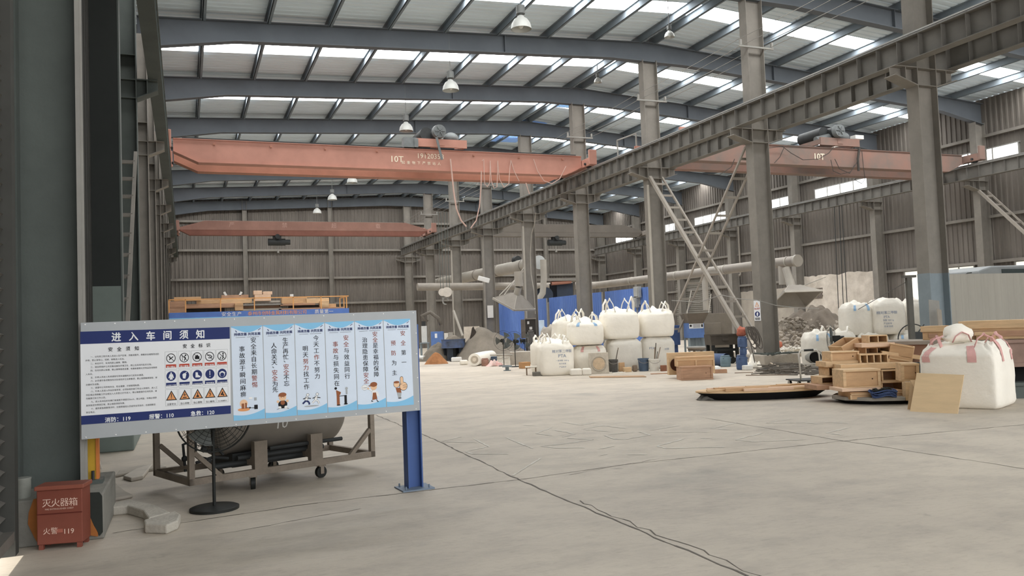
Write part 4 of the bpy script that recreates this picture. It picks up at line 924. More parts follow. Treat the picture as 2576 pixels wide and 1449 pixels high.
for x in (.62, Lk-.75):
    b = B(M); b.bx(x, x+.13, .0, .07, .19, .45); b.bx(x, x+.13, wd-.03, wd+.03, .19, .45); b.bx(x, x+.13, .07, wd-.03, .22, .3); b.obj('saddle', rust, t)
def caster(x, y, rot, nm='caster'):
    b = B(M @ frame_at((x, y, 0), rot)); b.bx(-.04, .04, -.035, .035, .115, .13); b.bx(-.02, .02, -.03, -.024, .04, .12); b.bx(-.02, .02, .024, .03, .04, .12); c = b.obj(nm, rust, t)
    w_ = B(M @ frame_at((x, y, 0), rot)); w_.cyl((0, -.02, .058), (0, .02, .058), .058, n=20); w_.obj('wheel', black, c, smooth='auto')
for x, y, r_ in ((.62, .05, 1.2), (Lk-.62, .05, .1), (.62, wd-.03, .4), (Lk-.75, wd-.03, .2)): caster(x, y, r_)
b = B(M)
b.cyl((.5, .12, .3), (Lk-.55, .12, .3), .025, n=10); b.cyl((.3, .2, .24), (Lk-.7, .2, .24), .03, n=10); b.cyl((.8, .06, .36), (1.6, .06, .36), .02, n=8)
b.bx(.5, Lk-.6, .22, wd-.2, .2, .33); b.obj('pipework', motor_d, t, smooth='auto')
b = B(M)
for pl in ([(.3, .3, .75), (.18, .3, .7), (.18, .3, .35), (.3, .28, .3)], [(.3, .45, .5), (.12, .45, .45), (.12, .4, .2)], [(.28, .2, .6), (.2, .16, .55), (.2, .16, .4), (.35, .2, .4), (.4, .2, .34)], [(.14, .2, .3), (.3, .2, .33), (.45, .2, .3)]): b.tube(pl, .014, 8)
for p_ in ((.2, .16, .42), (.14, .3, .52), (.12, .42, .32), (.26, .2, .3)): b.ball(p_, .03, 8, 6)
b.cyl((.2, .3, .7), (.2, .3, .82), .03, n=10); b.obj('valves', motor_d, t, smooth='auto')
b = B(); fT = lambda u, v: M @ Vector((u, cy_-math.sqrt(max(.001, R*R-(v-cz_)**2))-.003, v)); text(b, '10', fT, .95, .58, .14, .002); b.obj('chalk_number', white, t)
# ================================================================== BULK BAGS
bag_w = mat('bag_white', (246, 240, 227), .85, 0, .06, 1.6, .5, 9); bag_g = mat('bag_greyed', (226, 221, 210), .85, 0, .1, 1.8, .5, 9); bag_d = mat('bag_dusty', (176, 168, 156), .9, 0, .2, 2, .2, 12)
strap_w = mat('strap_white', (236, 232, 222), .85, 0, .06, 8); strap_r = mat('strap_red', (222, 172, 166), .8, 0, .12, 8); strap_b = mat('strap_blue', (152, 184, 214), .8, 0, .1, 8); print_b = mat('bag_print', (128, 142, 168), .8, 0, .1)
def fibc(label, c, rz, w_, d_, h_, seed=0, m=None, strap=None, loops=True, group=None, bulge=.07, prt=None, tuft=.1, lean=0, sag=1, sq=4.2, loop_h=.2):
    m = m or bag_w
    t = T('bulk_bag', label, 'bulk bag', c, rz, group); M = frame_at(c, rz, 0, lean)
    def pt(th, f_, off=0):
        ct, st = cos(th), sin(th); e = 2/sq
        x = math.copysign(abs(ct)**e, ct); y = math.copysign(abs(st)**e, st)
        k = 1+bulge*sin(pi*min(1, f_*1.02))**.8-.0
        if f_ < .07: k *= .9+.1*(f_/.07)**.5
        if f_ > .84: k *= 1-.2*((f_-.84)/.16)**1.4
        s = Vector((ct*1.3, st*1.3, f_*2.5))
        n = noise.noise(s+Vector((seed*3.1, seed, 0)))*.022 + noise.noise(Vector((ct*4, st*4, f_*9+seed)))*(.008+.09*max(0, f_-.7)) + .05*max(0, f_-.74)*sin(f_*70+3*ct+seed)
        z = f_*h_
        if f_ > .8: z += .09*noise.noise(Vector((ct*2.4, st*2.4, seed*1.9)))*(f_-.8)/.2*sag
        return M @ Vector((x*(w_/2*k+n+off), y*(d_/2*k+n+off), z))
    N, fs = 56, [0, .015, .04, .08, .16, .26, .36, .46, .56, .66, .74, .8, .84, .88, .92, .96, 1.0]
    rs = [[pt(2*pi*j/N, f_) for j in range(N)] for f_ in fs]
    for q_, kk in enumerate((.82, .6, .38, .18, .05)):   # crumpled top
        r_ = []
        for j in range(N):
            p = M.inverted() @ pt(2*pi*j/N, 1.0); p = Vector((p.x*kk, p.y*kk, h_+(1-kk)*tuft*.5+.1*noise.noise(Vector((p.x*kk*7, p.y*kk*7, seed*2.3)))+(tuft if kk < .3 else 0)*.6)); r_.append(M @ p)
        rs.append(r_)
    b = B(); b.rings(rs); b.obj('sack', m, t, smooth=True)
    if loops:
        lm = strap_r if strap == 'red' else strap_w
        for ci, (sx, sy) in enumerate(((-1, -1), (1, -1), (1, 1), (-1, 1))):
            hh = loop_h*(.8+.4*random.random()); dx = random.uniform(-.07, .07); hh *= 1.2; a = Vector((sx*w_*.41, sy*d_*.2, h_*.97)); e = Vector((sx*w_*.16, sy*d_*.42, h_*.97)); mid = (a+e)/2+Vector((dx, 0, hh))
            pts = [M @ v for v in (a+Vector((0, 0, -.03)), a.lerp(mid, .5)+Vector((sx*.03, 0, .03)), a.lerp(mid, .88), mid+Vector((0, 0, .01)), e.lerp(mid, .88), e.lerp(mid, .5)+Vector((0, sy*.03, .03)), e+Vector((0, 0, -.03)))]
            b = B(); b.tube(pts, .026 if strap == 'red' else .034, 8, flat=.01); b.obj('lifting_loop', lm, t, smooth=True)
    if strap in ('red', 'blue', 'redlow'):
        sm = strap_b if strap == 'blue' else strap_r
        H2 = pi/2
        for phi, s0 in (((-H2, -.5), (-H2, .5)) if strap != 'red' else ((-H2, -.44), (-H2, .6), (pi, -.76), (pi, .38))):
            b = B(); f0, f1 = (.78, .97) if strap != 'red' else (.73, 1.0); hw = .085 if strap != 'red' else .11
            tf = lambda s_: phi+math.copysign(math.asin(min(.999, abs(s_)**(sq/2))), s_)
            b.grid(lambda u, v: pt(tf(s0+(u-.5)*2*hw), f0+(f1-f0)*v, .008), 4, 6); b.obj('strap_patch', sm, t, smooth=True, label=('pale blue' if strap == 'blue' else 'red')+' strap sewn to the bag')
    if prt:
        b = B()
        def fn(u, v):   # front face
            f_ = min(.99, max(.02, v/h_)); lo, hi = pi*1.02, pi*1.98
            for _ in range(22):
                mid = (lo+hi)/2
                if (M.inverted() @ pt(mid, f_)).x < u: lo = mid
                else: hi = mid
            return pt((lo+hi)/2, f_, .006)
        for s, u, v, sz in prt: text(b, s, fn, u, v, sz, .008)
        b.obj('bag_print', print_b, t)
    return t
def bag_px(label, x0, x1, yt, D, zb=0, jit=0, **k):
    xc = (x0+x1)/2; ww = (x1-x0)*D/FPX*.9; c = P(xc, 850, D+ww*.45); zt = P(xc, yt, D+.1).z; c.z = zb
    return fibc(label, c, HEAD+jit, ww, ww*.92, zt-zb, **k)
G1 = 'white bulk bags stacked beside the columns'
zB = P(1470, 868, 24.2).z; zC = P(1555, 853, 24.6).z; zD = P(1650, 847, 25.0).z
bag_px('plain white bulk bag in the lower row of the stack, second from the right', 1517, 1612, 853, 24.6, 0, .08, seed=7, m=bag_g, loops=False, group=G1, tuft=.02, sag=.3)
bag_px('white bulk bag at the lower right end of the stack, nearest the wooden moulds', 1606, 1696, 848, 25.0, 0, -.05, seed=8, m=bag_g, loops=False, group=G1, tuft=.02, sag=.3, prt=[('PTA', -.2, .62, .09), ('对苯', .24, .58, .07)])
bag_px('white bulk bag with two faded red straps, low behind the square ring panel', 1434, 1524, 870, 24.3, 0, .05, seed=6, loops=False, strap='redlow', group=G1, tuft=.02, sag=.3)
bag_px('white bulk bag mostly hidden behind the printed one at the left end of the stack', 1334, 1425, 858, 24.5, 0, .3, seed=12, group=G1)
bag_px('white bulk bag printed PTA with an orange mark, front left of the stack', 1346, 1442, 862, 23.5, 0, .12, seed=5, group=G1, bulge=.05, prt=[('精对苯二甲酸', .13, .68, .095), ('PTA', .13, .55, .13), ('一袋净重 1100 kg', .13, .42, .05), ('执行标准', .13, .33, .05), ('产品标识', .13, .24, .05)])
bag_px('grey dusty bulk bag slumped behind the left end of the stack', 1356, 1420, 826, 27.2, 0, .2, seed=15, m=bag_d, loops=False, group=G1, sq=2.6, tuft=.15)
bag_px('white bulk bag in the upper row, behind the one with two grey tags', 1388, 1480, 803, 25.6, zB, .15, seed=1, group=G1, loop_h=.25)
bag_px('white bulk bag with two pale blue grey tags in the upper row', 1425, 1518, 808, 24.2, zB, .06, seed=2, group=G1, strap='blue', bulge=.1)
bag_px('tallest white bulk bag in the upper row with four raised loops, second from the right', 1508, 1607, 781, 24.6, zC, .1, seed=3, group=G1, bulge=.09, loop_h=.32)
bag_px('white bulk bag at the upper right end of the stack, against the third middle column', 1604, 1696, 781, 25.0, zD, -.05, seed=4, group=G1, bulge=.12, loop_h=.25)
# orange mark on the printed bag is part of its print; back group by the right wall
G2 = 'white bulk bags by the right wall'
for i, (x0, x1, l) in enumerate(((2062, 2148, 'left'), (2146, 2228, 'middle'), (2226, 2312, 'right'))):
    bag_px(f'crumpled white bulk bag in the bottom row by the right wall, {l} one', x0, x1, 838, 25.2, 0, .05*i, seed=20+i, m=bag_g, strap='blue' if i == 2 else None, loops=i == 0, group=G2)
zU = P(2200, 842, 25.4).z
bag_px('white bulk bag with a blue tag on the top row by the right wall', 2118, 2192, 765, 25.4, zU, .1, seed=24, m=bag_g, strap='blue', loops=False, group=G2, bulge=.1)
bag_px('white bulk bag printed PTA on the top row by the right wall', 2190, 2272, 755, 25.2, zU, -.05, seed=25, m=bag_g, loops=False, group=G2, bulge=.1, prt=[('精对苯二甲酸', -.12, .66, .1), ('PTA', -.14, .53, .1), ('净重 1000 kg', -.1, .43, .06), ('产品标准', -.12, .33, .06), ('防潮 防晒', -.1, .24, .06)])
bag_px('white bulk bag on the top row by the right wall, behind the steel post', 2266, 2330, 757, 25.6, zU, .1, seed=26, m=bag_g, loops=False, group=G2, bulge=.1)
# bag with spout
t = bag_px('white bulk bag standing behind the platform trolley with a round black spout hole', 2018, 2092, 838, 22.2, 0, .2, seed=30, m=bag_g, strap='blue', loops=False, sq=3, bulge=.12)
c = P(2052, 899, 22.15); b = B(); M = frame_at(c, HEAD); b.M = M; b.tube([(0, .25, 0), (0, -.06, 0)], [.2, .19], 24, False); b.obj('spout', mat('spout_cloth', (150, 148, 142), .8), t, smooth='auto')
b = B(M); b.cyl((0, -.03, 0), (0, .02, 0), .15, n=22); b.obj('spout_opening', dark, t)
# big bag in the right foreground
c = P(2434, 940, 12.45); c.z = 0; zt = P(2434, 868, 12.0).z
t = fibc('large full white bulk bag with wide red straps in the right foreground', c, HEAD+radians(47), 1.05, 1.05, zt, 40, bag_w, 'red', True, None, .03, None, .05, 0, 1.2, 9, .13)
b = B(); q = P(2409, 850, 12.35); b.M = frame_at(q, HEAD); n_ = []
rs = []
for i in range(12):
    a = pi*i/11
    rs.append([Vector((-.2*cos(a)+.02*sin(j), max(.05, sin(a))**.6*.13*cos(2*pi*j/18), .02+max(.05, sin(a))**.6*.14*sin(2*pi*j/18)+.03*noise.noise(Vector((i*.5, j*.6, 2)))+.05*sin(a))) for j in range(18)])
b.rings(rs); b.obj('tied_neck', bag_w, t, smooth=True)
b = B()
for pl in ([(2338,868),(2352,853),(2372,845)], [(2396,862),(2404,846),(2420,835),(2436,842),(2444,860)], [(2478,862),(2488,845),(2500,852),(2512,862)]): b = B(); b.tube([P(x, y, 12.2) for x, y in pl], .022, 6, flat=.008); b.obj('strap_loop', strap_r, t, smooth=True)
# plywood sheets
plym = mat('plywood', (218, 190, 150), .7, 0, .1, 2, stretch=(1, 1, 5)); plyd = mat('plywood_edge', (198, 168, 130), .7, 0, .12, 4)
a, e = F(2289, 1035), F(2409, 1041); a2, e2 = P(2306, 938, dep(a)+.22), P(2425, 943, dep(e)+.22)
b = B(); nn = (e-a).cross(a2-a).normalized()*.014; b.ext([a, e, e2, a2], -nn); b.obj('plywood_sheet', plym, label='tan plywood sheet leaning on the big red-strapped bag', category='plywood')
b = B(); a3 = F(2287, 1031)+HF*.05; q2 = P(2290, 956, dep(a3)+.14); q3 = P(2340, 957, dep(a3)+.14); b.ext([a3, a3+(e-a)*.4, q3, q2], -nn); b.obj('plywood_sheet', plyd, label='smaller plywood sheet tucked behind the leaning tan one', category='plywood')
# ================================================================== WOODEN CASTING MOULDS
w1 = mat('pine_board', (216, 184, 144), .7, 0, .2, 3, .1, 20, stretch=(1, 4, 6)); w2 = mat('plywood_panel', (203, 166, 126), .7, 0, .16, 2.5, stretch=(1, 3, 4)); w3 = mat('dark_pine', (186, 148, 120), .75, 0, .22, 3, stretch=(1, 3, 6)); w4 = mat('pink_board', (224, 192, 164), .7, 0, .12, 3)
def mould(x0, y0, x1, y1, D, dp, style, label, jit=0, tilt=0, m=(w1, w2), group='wooden casting moulds', cells=2, lip=.0, name='wooden_mould'):
    s = D/FPX; w_, h_ = (x1-x0)*s, (y1-y0)*s; c = P((x0+x1)/2, y1, D)
    if c.z < .02: c.z = 0
    t = T(name, label, 'wooden mould', c, HEAD+jit, group); M = frame_at(c, HEAD+jit, 0, tilt); th = max(.018, min(.035, h_*.12))
    A = lambda nm, mm, *bx: [b.bx(*v) for b in [B(M)] for v in [None] if 0] 
    def part(nm, mm, boxes, bev=.004):
        b = B(M)
        for v in boxes: b.bx(*v)
        return b.obj(nm, mm, t, bevel=bev)
    W, H = w_/2, h_
    if style == 'plank':
        part('board', m[0], [(-W, W, 0, dp, 0, H)])
    elif style == 'panel':
        part('panel', m[1], [(-W+th, W-th, .02, dp-.02, th, H-th)])
        part('top_board', m[0], [(-W-lip, W+lip, -.015, dp, H-th, H)]); part('bottom_board', m[0], [(-W-lip, W+lip, -.015, dp, 0, th)])
        part('post', m[0], [(-W, -W+th*1.4, 0, dp, th, H-th)]); part('post', m[0], [(W-th*1.4, W, 0, dp, th, H-th)])
        part('knot', mat('wood_knot', (70, 46, 32), .8), [(W*.55, W*.55+.016, .012, .02, H*.45, H*.45+.018)], 0)
    elif style == 'cells':
        part('back_board', w3, [(-W, W, dp-.02, dp, 0, H)])
        part('top_board', m[0], [(-W-lip, W+lip, 0, dp, H-th, H)]); part('bottom_board', m[0], [(-W-lip, W+lip, 0, dp, 0, th)])
        for i in range(cells+1):
            x = -W+(2*W-th)*i/cells; part('divider', m[0], [(x, x+th, .004, dp-.02, th, H-th)])
    elif style == 'open':
        part('side_board', m[1], [(-W, W, 0, th, 0, H)]); part('side_board', m[1], [(-W, W, dp-th, dp, 0, H)]); part('end_board', m[0], [(-W, -W+th, th, dp-th, 0, H)]); part('end_board', m[0], [(W-th, W, th, dp-th, 0, H)])
        part('bottom_board', w3, [(-W+th, W-th, th, dp-th, 0, th)]); part('lip', m[0], [(-W-.01, W+.01, -.012, 0, H-th*.8, H)])
    elif style == 'solid':
        part('body', m[1], [(-W, W, 0, dp, 0, H)]); part('batten', m[0], [(-W-lip, W+lip, -.02, .0, H*.62, H*.62+th)]); part('batten', m[0], [(-W-.01, -W+th, -.02, 0, 0, H*.6)]); part('batten', m[0], [(W-th, W+.01, -.02, 0, 0, H*.6)])
    return t
# pile on the round plate by the trolley (far pieces first)
mould(2118, 858, 2172, 880, 14.4, .35, 'open', 'tilted wooden mould at the upper left of the pile, beside the fan', .3, -.42)
mould(2150, 850, 2178, 882, 14.6, .3, 'panel', 'small wooden mould behind the top of the pile, left of the topmost box', -.3)
mould(2186, 843, 2234, 863, 14.2, .3, 'cells', 'topmost wooden mould of the pile with two shallow cells', .02, cells=2)
mould(2167, 863, 2252, 873, 14.1, .42, 'plank', 'pale flanged board under the topmost two-cell mould', .02, 0, (w4, w4))
mould(2178, 873, 2238, 891, 14.15, .32, 'cells', 'wooden mould with two darker cells under the flanged board', .02, cells=2, m=(w2, w2))
mould(2238, 868, 2292, 896, 13.9, .32, 'open', 'tilted open-topped wooden mould at the upper right of the pile', -.5, .2)
mould(2222, 889, 2314, 899, 13.9, .4, 'plank', 'sloping board under the tilted open-topped mould', -.25, .16, (w1, w1))
mould(2236, 897, 2290, 921, 13.85, .34, 'solid', 'tilted wooden mould under the sloping board at the right of the pile', -.45, .2)
mould(2164, 890, 2236, 918, 13.9, .4, 'cells', 'wooden mould with two black square openings in the middle of the pile', 0, cells=4)
mould(2090, 884, 2163, 910, 14.0, .36, 'panel', 'long wooden mould on the left shoulder of the pile', .05)
mould(2077, 909, 2170, 922, 13.95, .42, 'plank', 'wide flange board under the long left shoulder mould', .05)
mould(2084, 922, 2124, 947, 14.0, .36, 'cells', 'narrow wooden mould with a dark opening, left edge of the pile', .1, cells=2)
mould(2066, 947, 2124, 966, 13.85, .4, 'cells', 'low wooden mould at the left edge, under the narrow one', .1, cells=1)
mould(2054, 968, 2142, 980, 13.7, .5, 'plank', 'thick base plank at the lower left of the pile', .06, 0, (w3, w3))
mould(2116, 915, 2272, 929, 13.6, .55, 'plank', 'widest board lying across the middle of the pile', -.02)
mould(2122, 929, 2218, 977, 13.2, .42, 'panel', 'largest wooden mould with a plain front panel, centre of the pile', .03)
mould(2220, 930, 2272, 960, 13.5, .4, 'cells', 'open-fronted wooden mould right of the largest panel mould', -.05, cells=1)
mould(2269, 914, 2312, 960, 13.0, .36, 'panel', 'upright wooden mould behind the big white bag, right edge of the pile', -.2, .03)
mould(2219, 960, 2278, 986, 13.4, .4, 'cells', 'low wooden mould with a dark gap under the open-fronted one', 0, cells=1)
mould(2118, 976, 2217, 984, 13.05, .5, 'plank', 'pale plank under the largest panel mould', .03, 0, (w4, w4))
mould(2140, 984, 2278, 1003, 13.1, .5, 'solid', 'long base mould resting on the round plate', 0)
mould(2279, 962, 2296, 1008, 12.85, .12, 'plank', 'upright timber leg at the lower right of the pile, beside the plywood', 0, .03)
# two moulds in the middle distance
t = mould(1683, 886, 1800, 941, 20.6, .2, 'plank', 'upright wooden mould plate with a round dark hole, left of the blue barrels', .05, 0, (w1, w1))
c = P(1702, 917, 20.58); b = B(frame_at(c, HEAD+.05)); b.cyl((0, -.012, 0), (0, .0, 0), .16, n=24); b.obj('hole', mat('hole_brown', (78, 48, 34), .9), t)
mould(1703, 898, 1752, 922, 20.0, .3, 'solid', 'left upper block of the double wooden mould before the holed plate', 0, 0, (w1, w2)); mould(1750, 896, 1797, 922, 20.0, .3, 'solid', 'right upper block of the double wooden mould before the holed plate', 0, 0, (w1, w2))
mould(1714, 921, 1795, 956, 19.7, .5, 'panel', 'lower wooden mould box standing on the floor before the holed plate', .03, 0, (w3, w3))
# low round plates
def disc_plate(label, c, R, z0, z1, m, m2, sy=1, n=56):
    t = T('round_plate', label, 'plate', c, HEAD); M_ = frame_at(c, HEAD+.16*(n < 20)); b = B(M_); b.lathe([(R*.8, .0), (R*.93, z0*.7), (R*.985, z0)], (0, 0, 0), n, sy=sy); b.obj('underside', m2, t)
    b = B(M_); b.lathe([(R, z0), (R, z1), (R*.985, z1+.004)], (0, 0, 0), n, sy=sy); b.obj('top_plate', m, t); return t
c = P(1917, 985, 14.85); c.z = 0; R = 1.19
steel_p = mat('plate_grey', (172, 166, 156), .7, .1, .15, 2)
disc_plate('wide low round plate on a black base, covered with loose planks', c, R, .13, .155, w1, dark, .44)
for i, (u0, u1, v, wd_, lb) in enumerate(((-1.05, .05, -.62, .16, 'front left'), (-.1, .9, -.66, .14, 'front right'), (-.9, .1, -.4, .18, 'second row left'), (.12, 1.1, -.42, .18, 'second row right'), (-1.0, -.3, -.15, .2, 'middle left'), (-.3, .5, -.12, .2, 'middle'), (.5, 1.05, -.15, .18, 'middle right'), (-.75, .25, .2, .2, 'rear left'), (-.75, .0, -.84, .13, 'frontmost left'), (.02, .72, -.86, .13, 'frontmost right'), (-.45, .42, -1.03, .12, 'outermost front'), (.3, .95, .22, .2, 'rear right'), (-.4, .4, .5, .18, 'rearmost'))):
    p = c+HR*((u0+u1)/2)+HF*v*.42; wd_ *= .62; b = B(frame_at((p.x, p.y, .16), HEAD+random.uniform(-.04, .04))); L_ = (u1-u0)/2; b.bx(-L_, L_, -wd_/2, wd_/2, 0, .035+.012*(i % 3)); b.obj('plank', [w1, w4, w2][i % 3], bevel=.004, label=f'loose plank on the wide low round plate, {lb}', category='plank', group='planks on the round plate')
c = P(2226, 1000, 13.55); c.z = 0; disc_plate('grey many-sided plate on a black base under the pile of wooden moulds', c, .86, .06, .11, steel_p, dark, .8, 11)
b = B()
def tangle(b, c, rx, ry, n, r, h, seed):
    rnd = random.Random(seed)
    for k in range(n):
        a0 = rnd.uniform(0, 6.28); R1, R2 = rx*rnd.uniform(.45, 1), ry*rnd.uniform(.45, 1); z = rnd.uniform(.01, h); ox, oy = rnd.uniform(-.1, .1)*rx, rnd.uniform(-.1, .1)*ry
        b.tube([c+HR*(ox+R1*cos(a0+2*pi*j/18))+HF*(oy+R2*sin(a0+2*pi*j/18))+Vector((0, 0, z+.02*sin(a0*3+j))) for j in range(17)], r, 6)
q = P(2222, 1008, 12.95); q.z = .12; tangle(b, q, .22, .16, 9, .012, .1, 3); o = b.obj('cable_heap', mat('cable_navy', (66, 82, 120), .6, 0, .2, 8), label='tangled dark blue cable heap on the grey round plate', category='cable')
b = B(); tangle(b, q+Vector((0, 0, .06)), .16, .12, 5, .011, .07, 9); b.obj('black_coils', black, o) if 0 else b.obj('cable_coil', black, label='black cable loops lying on the blue cable heap', category='cable')
def cloth(px_, py_, D, w_, d_, h_, m, label, seed, name='rag', z=0):
    c = P(px_, py_, D); c.z = z; b = B(frame_at(c, HEAD))
    b.grid(lambda u, v: ((u-.5)*w_*(1+.2*noise.noise(Vector((u*3, v*3, seed)))), (v-.5)*d_*(1+.2*noise.noise(Vector((u*3+5, v*3, seed)))), .004+max(0, h_*(1-((u-.5)**2+(v-.5)**2)*3.6)*(.6+.7*noise.noise(Vector((u*5, v*5, seed)))))), 18, 14)
    o = b.obj(name, m, smooth=True, label=label, category='cloth'); md = o.modifiers.new('s', 'SOLIDIFY'); md.thickness = .008; return o
cloth(1779, 1000, 14.8, .36, .26, .16, mat('rag_grey', (116, 112, 104), .9, 0, .25, 8), 'crumpled grey rag on the floor at the left end of the round plate', 2)
# ================================================================== PLATFORM TROLLEY, RIGHT FAN
c = P(2043, 966, 16.6); c.z = 0; rz = HEAD+.12
t = T('platform_trolley', 'small platform trolley with a folding tube handle left of the mould pile', 'trolley', c, rz); M = frame_at(c, rz); tube_m = mat('trolley_tube', (206, 202, 192), .5, .3, .1)
b = B(M); b.bx(-.3, .26, -.02, .55, .12, .145); b.obj('deck', mat('trolley_deck', (70, 70, 68), .7), t, bevel=.006)
b = B(M); h_ = .74; b.tube([(-.22, .02, .145), (-.235, .02, .5), (-.245, .02, h_-.08), (-.2, .02, h_), (.14, .02, h_), (.19, .02, h_-.08), (.2, .02, .5), (.205, .02, .145)], .017, 10); b.bx(-.23, .2, .01, .03, .46, .475); b.obj('handle', tube_m, t, smooth=True)
b = B(M); b.cyl((-.13, .02, h_), (.07, .02, h_), .022, n=12); b.obj('grip', black, t, smooth='auto')
for x, y in ((-.24, .06), (.2, .06), (-.24, .48), (.2, .48)):
    b = B(M); b.bx(x-.02, x+.02, y-.025, y+.025, .05, .12); k = b.obj('caster', tube_m, t); b = B(M); b.cyl((x, y-.018, .06), (x, y+.018, .06), .06, n=18) if x > 0 else b.cyl((x-.018, y, .06), (x+.018, y, .06), .06, n=18); b.obj('wheel', black, k, smooth='auto')
c = P(2100, 900, 18.6); c.z = 0
pedestal_fan('black pedestal fan turned away, left of the mould pile before the spouted bag', c, P(2098, 852, 18.6).z, .31, HEAD-2.0, True, 0, black, 'workshop fans', 6, 16, .0012)
# ================================================================== RIGHT EDGE: TABLE, TIMBERS, PARTITION
pan = mat('partition_grey', (164, 160, 150), .75, 0, .07, 1.2, stretch=(3, 3, .3))
b = corr(lambda u, d, z: (16.5+u, 14.24-d*.5, z), 5.2, 0, lambda u: 2.27, .22, .02); b.bx(16.5, 21.7, 14.25, 14.3, 0, 2.28); b.obj('grey_partition', pan, label='tall grey ribbed sheet partition beside the first middle column', category='partition')
c = AY(2520, 684, 17.5); X = c.x
t = T('parked_vehicle', 'grey roof of a vehicle parked behind the grey partition', 'vehicle', (X+.6, 17.8, 0)); vg = mat('vehicle_grey', (146, 150, 150), .5, .1, .08)
z2 = AY(2520, 668, 17.5).z; x0 = AY(2446, 690, 17.5).x
b = B(); b.ext([(x0, 17.3, 1.0), (x0+4, 17.3, 1.0), (x0+4, 17.3, z2+.02), (x0+.55, 17.3, z2-.02), (x0+.12, 17.3, z2-.12), (x0, 17.3, z2-.16)], (0, 1.7, 0)); b.obj('body', vg, t, bevel=.05)
b = B(); b.bx(x0+.95, x0+2.2, 17.27, 17.3, z2-.32, z2-.12); b.obj('window', mat('vehicle_glass', (70, 78, 78), .2), t)
b = B()
for x in (x0+.3, x0+3): b.M = None; b.cyl((x, 17.35, .4), (x, 17.6, .4), .4, n=20); b.cyl((x, 18.6, .4), (x, 18.9, .4), .4, n=20)
b.bx(x0+.1, x0+3.9, 17.5, 18.8, .4, 1.0); b.obj('chassis', black, t)
b = B(); b.tube([AY(x, y, 17.25) for x, y in ((2428, 691), (2434, 687), (2444, 686))], .015, 6); b.obj('mirror_arm', black, t)
# long table with big timber moulds
D0 = 14.7; a, e = P(2185, 868, D0), P(2640, 862, 12.9); zt = .93; a.z = e.z = 0; dv = (e-a).normalized(); nv = Vector((-dv.y, dv.x, 0)); L_ = (e-a).length; rz = math.atan2(dv.y, dv.x)
t = T('work_table', 'long heavy work table behind the mould pile and the big bag', 'table', (a.x, a.y, 0), rz); M = frame_at((a.x, a.y, 0), rz)
L_T = L_*.775
b = B(M); b.bx(0, L_T, 0, 1.0, zt-.06, zt); b.obj('table_top', mat('table_edge', (160, 150, 138), .7, .1, .15, 3), t)
b = B(M); b.bx(.05, L_T-.03, .04, .96, zt-.36, zt-.06); b.obj('apron', mat('table_side', (158, 122, 102), .8, 0, .22, 2), t)
for x in (.15, L_T*.5, L_T-.3):
    for y in (.08, .82): b = B(M); b.bx(x, x+.12, y, y+.12, 0, zt-.36); b.obj('leg', steel_d, t)
def tb(x0, x1, y0, y1, z0, z1, lab, m=w1, cut=True):
    t = T('timber_mould', lab, 'wooden mould', M @ Vector(((x0+x1)/2, y0, z0)), rz, 'large timber moulds'); b = B(M); b.bx(x0, x1, y0, y1, z0, z1); b.obj('body', m, t, bevel=.006)
    b = B(M); b.bx(x0-.02, x1+.02, y0-.03, y0, z1-(z1-z0)*.42, z1); b.obj('rail', w1, t, bevel=.004)
    if cut: b = B(M); b.bx(x0+.1, x1-.1, y0-.012, y0, z0+(z1-z0)*.15, z0+(z1-z0)*.45); b.obj('inset_board', w3, t, bevel=.003)
def uat(px_, y=.4):   # table coordinate of a picture column
    best = min(range(0, 400), key=lambda i: abs(((lambda p: (p-CP).dot(RT)/(p-CP).dot(_fw)*FPX+IW/2)(M @ Vector((L_*i/300, y, zt))))-px_)); return L_*best/300
tb(uat(2421), uat(2640), .3, .85, zt, P(2500, 806, dep(M @ Vector((uat(2500), .3, zt)))).z, 'very long timber mould lying on the table at the right picture edge')
tb(uat(2322), uat(2376), .4, .75, zt, P(2350, 820, dep(M @ Vector((uat(2350), .4, zt)))).z, 'wooden box standing on the table left of the big bag', w2, True)
tb(uat(2455, .05), uat(2498, .05), .06, .28, zt, zt+.13, 'short timber block on the table behind the bag loops', w2, False)
b = B(); c = P(2594, 985, 13.1); c.z = 0; M3 = frame_at(c, HEAD)
t = T('press_machine', 'dark rusty machine bed at the right picture edge behind the big bag', 'machine', c, HEAD); rm = mat('machine_rust', (140, 116, 104), .8, .1, .25, 2)
b = B(M3); b.bx(-.32, .8, 0, 1.0, .0, .22); b.bx(-.36, .8, -.03, 1.0, .2, .25); b.obj('base', steel_d, t); b = B(M3); b.bx(-.3, .8, .3, .9, .25, .52); b.obj('core', dark, t); b = B(M3); b.bx(-.36, .8, -.02, .9, .5, .56); b.bx(-.32, .8, .02, .9, .56, .88); b.bx(-.36, .8, -.02, .9, .88, .925); b.obj('bed', rm, t)  # near-black core block paints the dark gap between base and bed
# steel post frame, leaning boards
c = P(2296, 880, 17.2); c.z = 0; M = frame_at(c, HEAD); zt_ = P(2293, 698, 17.2).z
b = B(M); b.bx(-.05, .05, -.05, .05, 0, zt_); b.bx(-.12, .14, -.06, .06, zt_, zt_+.05); b.bar((.08, 0, zt_-.02), (-1.0, .2, zt_-.62), .012, .012); b.obj('steel_post', mat('post_dark', (92, 90, 84), .7, .1, .15, 4), label='bare dark steel post with a short top bar before the white bags', category='post')
c = P(2310, 872, 17.6); c.z = 0; b = B(frame_at(c, HEAD)); b.tube([(.32*cos(2*pi*j/28)-.1, 0, .85+.32*sin(2*pi*j/28)) for j in range(29)], .012, 6); b.bx(-.06, .1, -.02, .12, 0, 1.0); b.bar((-.1, 0, .85), (.15, 0, 1.15), .02, .02); b.obj('hand_wheel', motor_d, label='dark spoked handwheel stand beside the bare steel post', category='wheel')
